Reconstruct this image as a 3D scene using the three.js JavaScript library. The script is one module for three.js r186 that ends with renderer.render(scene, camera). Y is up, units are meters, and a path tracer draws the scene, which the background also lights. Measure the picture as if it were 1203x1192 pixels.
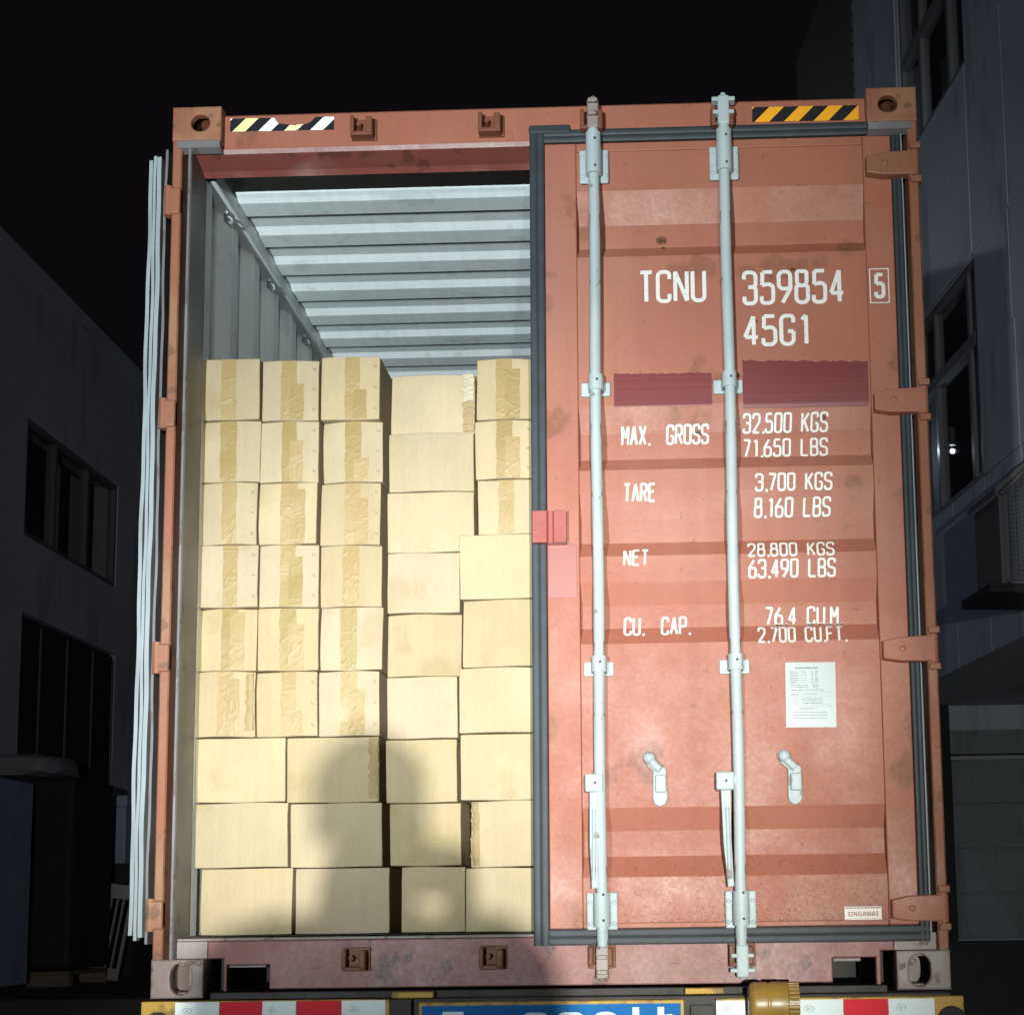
import * as THREE from 'three';
import { RoundedBoxGeometry } from 'three/addons/geometries/RoundedBoxGeometry.js';
import { mergeGeometries, mergeVertices } from 'three/addons/utils/BufferGeometryUtils.js';

const scene = new THREE.Scene();
const V = (x, y, z) => new THREE.Vector3(x, y, z);
const Y0 = 1.3;                      // the container stands on its trailer, this far above the ground

// ------------------------------------------------------------------ camera
const camera = new THREE.PerspectiveCamera(38.28, 1203 / 1192, 0.03, 400);
camera.position.set(0.3687, Y0 + 0.2459, 4.4871);
camera.rotation.set(0.1213, 0.0270, -0.0133, 'YXZ');
camera.setViewOffset(1203, 1192, -133.72, -265.32, 1203, 1192);
scene.add(camera);

// ------------------------------------------------------------------ night sky, added wall fill light, exposure
{
  const w = 64, h = 32, d = new Float32Array(w * h * 4);
  for (let i = 0; i < w * h; i++) d.set([0.0040, 0.0032, 0.0042, 1], i * 4);
  const t = new THREE.DataTexture(d, w, h, THREE.RGBAFormat, THREE.FloatType);
  t.mapping = THREE.EquirectangularReflectionMapping; t.magFilter = THREE.LinearFilter; t.needsUpdate = true;
  scene.background = t; scene.environment = t;
}
const wallFill = new THREE.DirectionalLight(0xcfdcff, 0.18);  // added weak directional fill, angled to lift the right building wall
wallFill.position.set(-20, 40, 15); wallFill.castShadow = true; wallFill.shadow.radius = 2;
Object.assign(wallFill.shadow.camera, { left: -25, right: 25, top: 25, bottom: -25, near: 1, far: 120 });
scene.add(wallFill, wallFill.target);
const EXPOSURE = 0.92;

// the two work lamps behind the photographer: where they stand and where they aim
const LAMPS = [
  { at: V(1.25, 1.42, 9.4), aim: V(-0.18, Y0 + 0.66, 0), power: 440, angle: 0.180, color: new THREE.Color().setRGB(0.97, 1.0, 0.95), flood: { aim: V(2.4, Y0 + 1.0, 0), power: 92, angle: 0.80 } },
  { at: V(-1.25, 1.15, 8.3), aim: V(-0.72, Y0 + 2.05, -0.3), power: 345, angle: 0.29, color: new THREE.Color().setRGB(0.88, 1.0, 1.05) },
];

// ------------------------------------------------------------------ random, noise, textures
function rng(seed) { let s = seed >>> 0; return () => { s = (s + 0x6d2b79f5) >>> 0; let t = Math.imul(s ^ (s >>> 15), 1 | s); t = (t + Math.imul(t ^ (t >>> 7), 61 | t)) ^ t; return ((t ^ (t >>> 14)) >>> 0) / 4294967296; }; }
function hash(x, y, s) { let h = Math.imul(x, 374761393) ^ Math.imul(y, 668265263) ^ Math.imul(s, 2147483647 ^ 1013); h = Math.imul(h ^ (h >>> 13), 1274126177); return ((h ^ (h >>> 16)) >>> 0) / 4294967295; }
function vnoise(u, v, px, py, s) {     // tiles over u, v in 0..1 with px by py cells
  const x = u * px, y = v * py, xi = Math.floor(x), yi = Math.floor(y), fx = x - xi, fy = y - yi;
  const a = fx * fx * (3 - 2 * fx), b = fy * fy * (3 - 2 * fy), m = (q, n) => ((q % n) + n) % n;
  const x0 = m(xi, px), x1 = m(xi + 1, px), y0 = m(yi, py), y1 = m(yi + 1, py);
  return (hash(x0, y0, s) * (1 - a) + hash(x1, y0, s) * a) * (1 - b) + (hash(x0, y1, s) * (1 - a) + hash(x1, y1, s) * a) * b;
}
function fbm(u, v, px, py, s, n = 4) { let t = 0, a = 0.5, w = 0; for (let i = 0; i < n; i++) { t += a * vnoise(u, v, px << i, py << i, s + i); w += a; a *= 0.5; } return t / w; }
const clamp = (x, a = 0, b = 1) => Math.min(b, Math.max(a, x)), step = (a, b, x) => { const t = clamp((x - a) / (b - a)); return t * t * (3 - 2 * t); };
const mix = (a, b, t) => a + (b - a) * t, mix3 = (a, b, t) => [mix(a[0], b[0], t), mix(a[1], b[1], t), mix(a[2], b[2], t)];
const enc = (x) => { x = clamp(x); return Math.round(255 * (x <= 0.0031308 ? 12.92 * x : 1.055 * Math.pow(x, 1 / 2.4) - 0.055)); };
function colorTex(n, fn) {             // fn gives linear r, g, b for u, v in 0..1
  const d = new Uint8Array(n * n * 4);
  for (let j = 0; j < n; j++) for (let i = 0; i < n; i++) { const c = fn(i / n, j / n), k = (j * n + i) * 4; d[k] = enc(c[0]); d[k + 1] = enc(c[1]); d[k + 2] = enc(c[2]); d[k + 3] = 255; }
  const t = new THREE.DataTexture(d, n, n); t.colorSpace = THREE.SRGBColorSpace; t.wrapS = t.wrapT = THREE.RepeatWrapping; t.magFilter = THREE.LinearFilter; t.needsUpdate = true; return t;
}
function greyTex(n, fn) {
  const d = new Uint8Array(n * n * 4);
  for (let j = 0; j < n; j++) for (let i = 0; i < n; i++) { const c = Math.round(255 * clamp(fn(i / n, j / n))), k = (j * n + i) * 4; d[k] = d[k + 1] = d[k + 2] = c; d[k + 3] = 255; }
  const t = new THREE.DataTexture(d, n, n); t.wrapS = t.wrapT = THREE.RepeatWrapping; t.magFilter = THREE.LinearFilter; t.needsUpdate = true; return t;
}
const tile = (t, metres) => { const c = t.clone(); c.repeat.set(1 / metres, 1 / metres); c.needsUpdate = true; return c; };
function canvasTex(w, h, draw) {
  const c = document.createElement('canvas'); c.width = w; c.height = h; draw(c.getContext('2d'), w, h);
  const t = new THREE.CanvasTexture(c); t.colorSpace = THREE.SRGBColorSpace; t.magFilter = THREE.LinearFilter; return t;
}

// ------------------------------------------------------------------ materials
function paintTex(base, chalk, rust, chalkAmount, rustAmount, seed, n = 1024) {
  return colorTex(n, (u, v) => {
    let c = base.slice();
    c = mix3(c, chalk, chalkAmount * step(0.42, 0.68, fbm(u, v, 3, 3, seed, 5)));
    const s = fbm(u, v, 60, 3, seed + 20, 3), g = vnoise(u, v, 300, 300, seed + 30), l = fbm(u, v, 5, 5, seed + 40, 5);
    c = c.map((x) => x * (0.86 + 0.14 * s + 0.07 * g + 0.14 * (l - 0.4)));
    const r = fbm(u, v, 14, 14, seed + 50, 5);
    c = mix3(c, rust, rustAmount * step(0.66, 0.74, r) * (0.5 + 0.5 * vnoise(u, v, 200, 200, seed + 60)));
    const speck = vnoise(u, v, 128, 128, seed + 70); if (speck > 0.965) c = mix3(c, rust, Math.min(1, 0.5 * rustAmount + 0.2));
    const scr = vnoise(u + 0.11 * v, v, 170, 5, seed + 80); if (scr > 0.93) c = mix3(c, chalk, 0.3 * step(0.93, 0.98, scr) * step(0.5, 0.7, vnoise(u, v, 6, 9, seed + 90)));
    return c;
  });
}
const RED = [0.325, 0.108, 0.064], CHALK = [0.36, 0.160, 0.110], RUST = [0.10, 0.045, 0.020];
const bumpFine = greyTex(512, (u, v) => 0.55 * fbm(u, v, 30, 30, 7, 4) + 0.45 * fbm(u, v, 6, 6, 8, 3));
const roughMap = greyTex(512, (u, v) => 0.70 + 0.45 * (fbm(u, v, 7, 7, 11, 5) - 0.5) + 0.1 * (vnoise(u, v, 120, 120, 13) - 0.5));
const bumpT = (m) => tile(bumpFine, m), roughT = tile(roughMap, 1.1);
const std = (o) => new THREE.MeshStandardMaterial(o);
const paintMap = paintTex(RED, CHALK, RUST, 0.45, 0.5, 101), rustMap = paintTex([0.26, 0.095, 0.05], [0.30, 0.15, 0.08], [0.13, 0.062, 0.028], 0.8, 0.9, 201), wornMap = paintTex([0.25, 0.095, 0.08], [0.28, 0.145, 0.12], [0.055, 0.035, 0.028], 0.7, 0.9, 301), castMap = paintTex([0.215, 0.16, 0.14], [0.32, 0.28, 0.255], [0.10, 0.05, 0.03], 0.8, 1.0, 401, 512);
const greyMap = paintTex([0.76, 0.82, 0.82], [0.80, 0.84, 0.84], [0.30, 0.26, 0.22], 0.5, 0.25, 501, 512), rodMap = paintTex([0.35, 0.41, 0.41], [0.41, 0.46, 0.46], [0.17, 0.12, 0.08], 0.8, 0.95, 601, 512), jambMap = paintTex([0.155, 0.143, 0.143], [0.22, 0.21, 0.225], [0.08, 0.05, 0.04], 0.6, 0.8, 701, 512);
const painted = (map, m, rough, bump = 0.0006, o = {}) => std({ map: tile(map, m), roughness: rough, roughnessMap: roughT, bumpMap: bumpT(0.5), bumpScale: bump, ...o });
const M = {
  keeper: painted(rustMap, 0.5, 0.9, 0.002, { color: new THREE.Color().setRGB(0.62, 0.52, 0.46) }),
  paint: painted(paintMap, 2.3, 0.82), rust: painted(rustMap, 0.9, 0.85, 0.0015), worn: painted(wornMap, 1.1, 0.75, 0.0015), casting: painted(castMap, 0.5, 0.8, 0.002),
  castTop: painted(rustMap, 0.45, 0.9, 0.002), grey: painted(greyMap, 1.3, 0.62), rod: painted(rodMap, 0.7, 0.8, 0.0004), jamb: painted(jambMap, 0.8, 0.7),
  doorRed: std({ color: new THREE.Color().setRGB(0.31, 0.078, 0.068), roughness: 0.55, roughnessMap: roughT, bumpMap: bumpT(0.4), bumpScale: 0.0005 }),
  pinkPaint: std({ color: new THREE.Color().setRGB(0.31, 0.105, 0.092), roughness: 0.6, roughnessMap: roughT }),
  rubber: std({ map: tile(colorTex(256, (u, v) => { const k = 0.8 + 0.5 * (fbm(u, v, 9, 9, 31, 4) - 0.3); return [0.024 * k, 0.031 * k, 0.036 * k]; }), 0.4), roughness: 0.6, bumpMap: bumpT(0.2), bumpScale: 0.0006 }),
  doorSeal: std({ map: tile(colorTex(256, (u, v) => { const k = 0.85 + 0.4 * (fbm(u, v, 9, 3, 33, 4) - 0.4); return [0.30 * k, 0.335 * k, 0.35 * k]; }), 0.5), roughness: 0.55 }),
  dark: std({ color: new THREE.Color().setRGB(0.018, 0.018, 0.02), roughness: 0.8 }),
  dirty: std({ map: tile(colorTex(256, (u, v) => { const k = 0.5 + 0.9 * fbm(u, v, 8, 8, 51, 5); return [0.060 * k, 0.055 * k, 0.048 * k]; }), 0.6), roughness: 0.85, bumpMap: bumpT(0.3), bumpScale: 0.002 }),
  yellow: std({ map: tile(colorTex(256, (u, v) => mix3([0.46, 0.27, 0.03], [0.16, 0.09, 0.03], 0.8 * step(0.5, 0.75, fbm(u, v, 7, 7, 61, 5)))), 0.4), roughness: 0.6 }),
  amber: new THREE.MeshPhysicalMaterial({ map: tile(colorTex(256, (u, v) => { const k = 0.75 + 0.5 * fbm(u, v, 5, 5, 71, 5); return [0.30 * k, 0.175 * k, 0.030 * k]; }), 0.3), roughness: 0.4, clearcoat: 0.3, clearcoatRoughness: 0.3 }),
  staple: std({ color: new THREE.Color().setRGB(0.32, 0.25, 0.15), metalness: 0.5, roughness: 0.4 }),
  steel: std({ color: new THREE.Color().setRGB(0.25, 0.25, 0.25), metalness: 0.8, roughness: 0.45 }),
  floor: std({ map: tile(colorTex(256, (u, v) => { const k = 0.6 + 0.6 * fbm(u, v, 4, 30, 81, 4); return [0.17 * k, 0.13 * k, 0.09 * k]; }), 1.0), roughness: 0.8 }),
};

// ------------------------------------------------------------------ geometry helpers
const names = {};
function numbered(name) { const n = names[name] = (names[name] ?? -1) + 1; return n ? `${name}_${String(n).padStart(3, '0')}` : name; }
function uvBox(g) {                    // uv in metres, each triangle along the axis it faces
  if (g.index) g = g.toNonIndexed();
  for (const k of Object.keys(g.attributes)) if (!['position', 'normal', 'uv'].includes(k)) g.deleteAttribute(k);
  if (!g.attributes.normal) g.computeVertexNormals();
  const p = g.attributes.position, uv = new Float32Array(p.count * 2), a = V(), b = V(), c = V();
  for (let i = 0; i < p.count; i += 3) {
    a.fromBufferAttribute(p, i); b.fromBufferAttribute(p, i + 1).sub(a); c.fromBufferAttribute(p, i + 2).sub(a); b.cross(c);
    const ax = Math.abs(b.x), ay = Math.abs(b.y), az = Math.abs(b.z);
    for (let k = i; k < i + 3; k++) {
      const x = p.getX(k), y = p.getY(k), z = p.getZ(k);
      if (az >= ax && az >= ay) { uv[2 * k] = x; uv[2 * k + 1] = y; } else if (ax >= ay) { uv[2 * k] = z; uv[2 * k + 1] = y; } else { uv[2 * k] = x; uv[2 * k + 1] = z; }
    }
  }
  g.setAttribute('uv', new THREE.BufferAttribute(uv, 2)); g.morphAttributes = {}; g.clearGroups(); return g;
}
function mesh(name, geos, mat, parent) {
  const list = (Array.isArray(geos) ? geos : [geos]).map(uvBox);
  const o = new THREE.Mesh(list.length > 1 ? mergeGeometries(list) : list[0], mat); o.name = parent ? name : numbered(name);
  o.castShadow = o.receiveShadow = true; (parent || scene).add(o); return o;
}
const raw = (name, geo, mat, parent) => { const o = new THREE.Mesh(geo, mat); o.name = parent ? name : numbered(name); o.castShadow = o.receiveShadow = true; (parent || scene).add(o); return o; };
function thing(name, label, category, at = [0, 0, 0], turn = 0, group) {
  const o = new THREE.Group(); o.name = numbered(name); scene.add(o); o.position.set(...at); o.rotation.y = turn; o.userData = { label, category }; if (group) o.userData.group = group; return o;
}
const structure = (o) => { o.userData.kind = 'structure'; return o; };
function bx(x0, x1, y0, y1, z0, z1, r = 0.003) {
  const w = Math.abs(x1 - x0), h = Math.abs(y1 - y0), d = Math.abs(z1 - z0); r = Math.min(r, w * 0.45, h * 0.45, d * 0.45);
  return new RoundedBoxGeometry(w, h, d, 2, r).translate((x0 + x1) / 2, (y0 + y1) / 2, (z0 + z1) / 2);
}
const plain = (x0, x1, y0, y1, z0, z1) => new THREE.BoxGeometry(Math.abs(x1 - x0), Math.abs(y1 - y0), Math.abs(z1 - z0)).translate((x0 + x1) / 2, (y0 + y1) / 2, (z0 + z1) / 2);
function bar(a, b, r, seg = 14, r2 = r) {
  const d = b.clone().sub(a), g = new THREE.CylinderGeometry(r2, r, d.length(), seg);
  g.applyQuaternion(new THREE.Quaternion().setFromUnitVectors(V(0, 1, 0), d.clone().normalize())); return g.translate((a.x + b.x) / 2, (a.y + b.y) / 2, (a.z + b.z) / 2);
}
function prism(pts, axis, a0, a1, bevel = 0, holes = []) {   // pts: x: [z, y]; y: [x, z]; z: [x, y]
  const f = axis === 'x' ? ([z, y]) => new THREE.Vector2(-z, y) : axis === 'y' ? ([x, z]) => new THREE.Vector2(x, -z) : ([x, y]) => new THREE.Vector2(x, y);
  const s = new THREE.Shape(pts.map(f)); for (const h of holes) s.holes.push(new THREE.Path(h.map(f)));
  const g = new THREE.ExtrudeGeometry(s, { depth: a1 - a0 - 2 * bevel, bevelEnabled: bevel > 0, bevelThickness: bevel, bevelSize: bevel, bevelOffset: -bevel, bevelSegments: 2, curveSegments: 12 });
  g.translate(0, 0, a0 + bevel);
  const m = new THREE.Matrix4(); if (axis === 'x') m.makeBasis(V(0, 0, -1), V(0, 1, 0), V(1, 0, 0)); if (axis === 'y') m.makeBasis(V(1, 0, 0), V(0, 0, -1), V(0, 1, 0));
  return g.applyMatrix4(m);
}
const rect = (a, b, c, d) => [[a, c], [b, c], [b, d], [a, d]];
function oval(cx, cy, w, h, n = 28) { const o = [], r = Math.min(w, h) / 2; for (let i = 0; i < n; i++) { const t = i / n * Math.PI * 2, x = Math.cos(t), y = Math.sin(t); o.push([cx + x * r + Math.sign(x) * (w / 2 - r) * (Math.abs(x) > 1e-6), cy + y * r + Math.sign(y) * (h / 2 - r) * (Math.abs(y) > 1e-6)]); } return o; }
function sheetFrom(line, t) {          // closed outline of a bent sheet t thick along a polyline
  const off = line.map((p, i) => { const a = line[Math.max(0, i - 1)], b = line[Math.min(line.length - 1, i + 1)], dx = b[0] - a[0], dy = b[1] - a[1], l = Math.hypot(dx, dy); return [p[0] - dy / l * t, p[1] + dx / l * t]; });
  return line.concat(off.reverse());
}

// ------------------------------------------------------------------ ground and platforms
{
  const asphalt = colorTex(512, (u, v) => { const k = 0.55 + 0.6 * fbm(u, v, 6, 6, 901, 5) + 0.5 * (vnoise(u, v, 200, 200, 905) - 0.5); return [0.045 * k, 0.045 * k, 0.048 * k]; });
  const g = mesh('ground', new THREE.PlaneGeometry(300, 300, 1, 1).rotateX(-Math.PI / 2), std({ map: tile(asphalt, 3), roughness: 0.92, bumpMap: bumpT(0.25), bumpScale: 0.004 }));
  structure(g);
  const dockMat = std({ map: tile(colorTex(256, (u, v) => { const k = 0.5 + 0.8 * fbm(u, v, 6, 6, 911, 5); return [0.05 * k, 0.048 * k, 0.047 * k]; }), 2), roughness: 0.95 });
  structure(mesh('loading_platform', bx(-5.2, -2.2, 0, 1.02, -22, -5.2, 0.02), dockMat));
  structure(mesh('loading_platform', bx(2.55, 7.5, 0, 1.24, -12.5, -8.2, 0.02), dockMat));
}

// ------------------------------------------------------------------ buildings
const plasterMap = colorTex(512, (u, v) => { const k = 0.86 + 0.22 * (fbm(u, v, 4, 4, 921, 5) - 0.3) + 0.05 * (vnoise(u, v, 160, 160, 922) - 0.5); return mix3([0.48 * k, 0.51 * k, 0.58 * k], [0.22, 0.23, 0.26], 0.5 * step(0.58, 0.78, fbm(u, v, 16, 4, 925, 5))); });
M.plaster = std({ map: tile(plasterMap, 4), roughness: 0.9, bumpMap: bumpT(0.3), bumpScale: 0.001 });
M.clad = std({ map: tile(plasterMap, 3.1), roughness: 0.7 });
M.room = std({ color: new THREE.Color().setRGB(0.28, 0.28, 0.28), roughness: 0.9 });
M.frameMetal = std({ color: new THREE.Color().setRGB(0.19, 0.20, 0.21), roughness: 0.45 });
M.frameDim = std({ color: new THREE.Color().setRGB(0.13, 0.13, 0.13), roughness: 0.6 });
M.glass = new THREE.MeshPhysicalMaterial({ color: 0xffffff, transmission: 1, thickness: 0, roughness: 0.03, ior: 1.5 });
{
  const b = thing('warehouse_building', 'dark plastered warehouse along the left edge with a three-pane window', 'building', [-5.2, 0, -8]);
  mesh('wall', prism(rect(-14, 6, 0, 7.22), 'x', -0.25, 0, 0, [rect(-1.95, 0.19, 4.88, 5.94), rect(-2.0, 0.16, 1.021, 4.2)]), M.plaster, b);
  mesh('parapet', bx(-0.3, 0.05, 7.22, 7.34, -14, 6, 0.01), M.plaster, b);
  mesh('roof', bx(-9, -0.3, 7.05, 7.2, -14, 6, 0.01), M.room, b);
  mesh('window_room', [plain(-2.6, -2.55, 4.3, 6.6, -2.6, 0.9), plain(-2.55, -0.25, 4.3, 4.35, -2.6, 0.9), plain(-2.55, -0.25, 6.55, 6.6, -2.6, 0.9), plain(-2.55, -0.25, 4.35, 6.55, 0.85, 0.9), plain(-2.55, -0.25, 4.35, 6.55, -2.6, -2.55)], M.room, b);
  const w = mesh('window', [bx(-0.09, -0.012, 4.88, 4.93, -1.95, 0.19), bx(-0.09, -0.012, 5.89, 5.94, -1.95, 0.19), bx(-0.09, -0.012, 4.93, 5.89, 0.14, 0.19), bx(-0.09, -0.012, 4.93, 5.89, -1.95, -1.90), bx(-0.09, -0.006, 4.93, 5.89, -0.48, -0.43), bx(-0.09, -0.006, 4.93, 5.89, -1.23, -1.18)], M.frameDim, b);
  for (const [z0, z1] of [[-0.43, 0.14], [-1.18, -0.48], [-1.90, -1.23]]) mesh('pane', plain(-0.055, -0.049, 4.93, 5.89, z0, z1), M.glass, w);
  mesh('doorway_lining', [plain(-1.4, -1.35, 1.02, 4.3, -2.3, 0.4)], M.room, b);
  for (const [z0, z1] of [[-0.28, 0.15], [-0.86, -0.30], [-1.47, -0.88], [-1.98, -1.49]]) {
    const l = mesh('door_leaf', bx(-0.07, -0.02, 1.03, 4.18, z0, z1, 0.006), M.dark, b);
    mesh('edge_strip', bx(-0.018, -0.005, 1.05, 4.14, z0, z0 + 0.03, 0.004), M.frameDim, l);
  }
}
{
  const b = thing('clad_building', 'grey panel-clad building along the right edge with tall dark windows', 'building', [4.1699, 0, 3.9076], 0.138);
  // local frame: x into the building, z = minus the distance along the wall
  const holes = [rect(-11.75, -10.2, Y0 + 3.43, Y0 + 5.18), rect(-11.85, -10.22, Y0 + 6.75, Y0 + 8.8)];
  mesh('wall', prism(rect(-13.2, -2, Y0 + 2.1, 11.5), 'x', 0.02, 0.2, 0, holes), M.plaster, b);
  // cladding panels with open joints; rows and columns as the joints run
  const rows = [[2.1, 3.42, [-13.2, -12.3, -11.55, -10.86, -10.14, -9.42, -8.7, -7.6, -6.4, -5.2, -4.0, -2.8, -2]], [3.43, 4.36, [-13.2, -11.78, null, -10.17, -9.43, -8.1, -6.8, -5.5, -4.2, -3, -2]], [4.37, 5.19, [-13.2, -11.78, null, -10.17, -9.47, -8.1, -6.8, -5.5, -4.2, -3, -2]], [5.20, 6.73, [-13.2, -11.9, -10.2, -9.45, -8.1, -6.8, -5.5, -4.2, -3, -2]], [6.74, 8.8, [-13.2, -11.88, null, -10.19, -9.4, -8.1, -6.8, -5.5, -4.2, -3, -2]], [8.81, 10.2, [-13.2, -11.9, -10.2, -8.9, -7.6, -6.3, -5, -3.7, -2]]];
  for (const [y0, y1, cuts] of rows) for (let i = 0; i + 1 < cuts.length; i++) { if (cuts[i] === null || cuts[i + 1] === null) continue; mesh('wall_panel', bx(0, 0.018, Y0 + y0, Y0 + y1, cuts[i] + 0.006, cuts[i + 1] - 0.006, 0.004), M.clad, b); }
  // far ribbed section
  const rib = []; for (let y = 2.1; y < 10; y += 0.16) rib.push(bx(0.0, 0.05, Y0 + y, Y0 + y + 0.12, -15.6, -13.25, 0.01));
  const rs = mesh('ribbed_panel', [...rib, plain(0.05, 0.2, Y0 + 2.1, 11.4, -15.6, -13.21)], M.frameDim, b); rs.userData.kind = 'stuff';
  // soffit and recessed ground floor
  mesh('soffit', bx(0.2, 3.4, Y0 + 2.10, Y0 + 2.25, -15.6, -2, 0.01), M.plaster, b);
  mesh('roof', bx(0.2, 6, 11.3, 11.5, -15.6, -2, 0.01), M.room, b);
  mesh('recessed_wall', plain(3.4, 3.55, 0, Y0 + 2.25, -15.6, -2), M.plaster, b);
  // windows
  function windowAt(z0, z1, y0, y1, bars, rail) {
    const f = 0.06, x0 = 0.03, x1 = 0.10, gs = [bx(x0, x1, y0, y0 + f, z0, z1), bx(x0, x1, y1 - f, y1, z0, z1), bx(x0, x1, y0 + f, y1 - f, z0, z0 + f), bx(x0, x1, y0 + f, y1 - f, z1 - f, z1)];
    if (rail) gs.push(bx(x0 - 0.01, x1, rail - 0.05, rail + 0.05, z0 + f, z1 - f));
    for (const z of bars) { const t = rail || y1 - f; gs.push(bx(x0 - 0.005, x1, y0 + f, t - 0.05, z - 0.03, z + 0.03)); if (rail) gs.push(bx(x0, x1, rail + 0.05, y1 - f, z - 0.025, z + 0.025)); }
    const w = mesh('window', gs, M.frameMetal, b), zs = [z0 + f, ...bars.slice().sort((p, q) => p - q), z1 - f];
    for (let i = 0; i + 1 < zs.length; i++) for (const [a, c] of rail ? [[y0 + f, rail - 0.05], [rail + 0.05, y1 - f]] : [[y0 + f, y1 - f]]) mesh('pane', plain(0.062, 0.068, a, c, zs[i] + 0.02, zs[i + 1] - 0.02), M.glass, w);
    mesh('window_room', [plain(2.4, 2.45, y0 - 0.4, y1 + 0.4, z0 - 1.4, z1 + 0.5), plain(0.2, 2.4, y0 - 0.4, y0 - 0.35, z0 - 1.4, z1 + 0.5), plain(0.2, 2.4, y1 + 0.35, y1 + 0.4, z0 - 1.4, z1 + 0.5), plain(0.2, 2.4, y0 - 0.35, y1 + 0.35, z1 + 0.45, z1 + 0.5), plain(0.2, 2.4, y0 - 0.35, y1 + 0.35, z0 - 1.4, z0 - 1.35)], M.room, b);
  }
  windowAt(-11.75, -10.2, Y0 + 3.43, Y0 + 5.18, [-11.22, -10.42], Y0 + 4.55);
  windowAt(-11.85, -10.22, Y0 + 6.75, Y0 + 8.8, [-11.3, -10.6], Y0 + 7.67);
  // cage on the wall: dark front, sloped hood, mesh end
  const c = thing('window_cage', 'dark projecting window cage with mesh end on the right building', 'window cage', [4.1699, Y0, 3.9076], 0.138);
  const cz0 = -9.25, cz1 = -8.8, cx = -0.42;
  mesh('front_panel', bx(cx, cx + 0.03, 2.29, 2.88, cz0, cz1, 0.004), M.frameDim, c);
  mesh('hood', prism([[cx - 0.03, 2.88], [0, 3.28], [0, 3.31], [cx - 0.03, 2.92]], 'z', cz0 - 0.04, cz1 + 0.03), M.frameDim, c);
  mesh('base_slab', bx(cx - 0.10, 0, 2.23, 2.29, cz0 - 0.05, cz1 + 0.05, 0.006), M.dark, c);
  const lat = [bx(cx + 0.03, 0, 2.29, 2.32, cz1 - 0.03, cz1, 0.003), bar(V(cx + 0.02, 2.89, cz1 - 0.015), V(-0.01, 3.26, cz1 - 0.015), 0.018, 8), bx(cx + 0.03, cx + 0.06, 2.29, 2.88, cz1 - 0.03, cz1, 0.003)];
  for (let x = cx + 0.08; x < -0.01; x += 0.03) lat.push(bar(V(x, 2.32, cz1 - 0.012), V(x, 2.88 + (x - cx) * 0.95, cz1 - 0.012), 0.0035, 6));
  for (let y = 2.35; y < 3.24; y += 0.03) lat.push(bar(V(Math.max(cx + 0.06, cx + (y - 2.88) / 0.95), y, cz1 - 0.015), V(-0.005, y, cz1 - 0.015), 0.0035, 6));
  mesh('mesh_end', lat, M.frameDim, c);
  // lit lamp inside the lower window room
  const l = thing('room_lamp', 'small bright lamp shining inside the lower right window', 'lamp', [2.50, Y0 + 4.04, -7.42], 0.138);
  mesh('lamp_holder', bx(-0.02, 0.02, 0.05, 0.20, -0.02, 0.02), M.frameMetal, l);
  raw('bulb', new THREE.SphereGeometry(0.019, 16, 12).scale(0.8, 1.2, 0.8), std({ color: 0xffffff, emissive: 0xdfeeff, emissiveIntensity: 10 }), l);
  const pl = new THREE.PointLight(0xdfeeff, 0.12, 0, 2); pl.castShadow = true; pl.shadow.radius = 0.7; l.add(pl);
}
{
  const s = thing('garage_door', 'dark grey panelled garage door under the overhang at lower right', 'garage door', [4.3, 1.24, -9]);
  const slat = [[0.02, 0.425], [0.43, 0.835], [0.84, 1.245], [1.25, 1.655]];
  M.shutter = std({ map: tile(plasterMap, 2.0), color: new THREE.Color().setRGB(0.42, 0.47, 0.46), roughness: 0.6 });
  for (const [a, c] of slat) mesh('door_panel', bx(-1.3, 1.6, a, c, -0.02, 0.012, 0.008), M.shutter, s);
  mesh('lintel', bx(-1.36, 1.7, 1.70, 1.92, -0.12, 0.05, 0.008), M.shutter, s);
  mesh('jamb', [bx(-1.48, -1.31, 0, 2.16, -0.15, 0.06, 0.008)], M.dark, s);
  mesh('side_wall', plain(-1.9, 3, 1.925, 2.16, -0.3, -0.02), M.plaster, s);
  mesh('backing_wall', plain(-1.9, 3, 0.0, 1.92, -0.4, -0.16), M.plaster, s);
}
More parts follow.
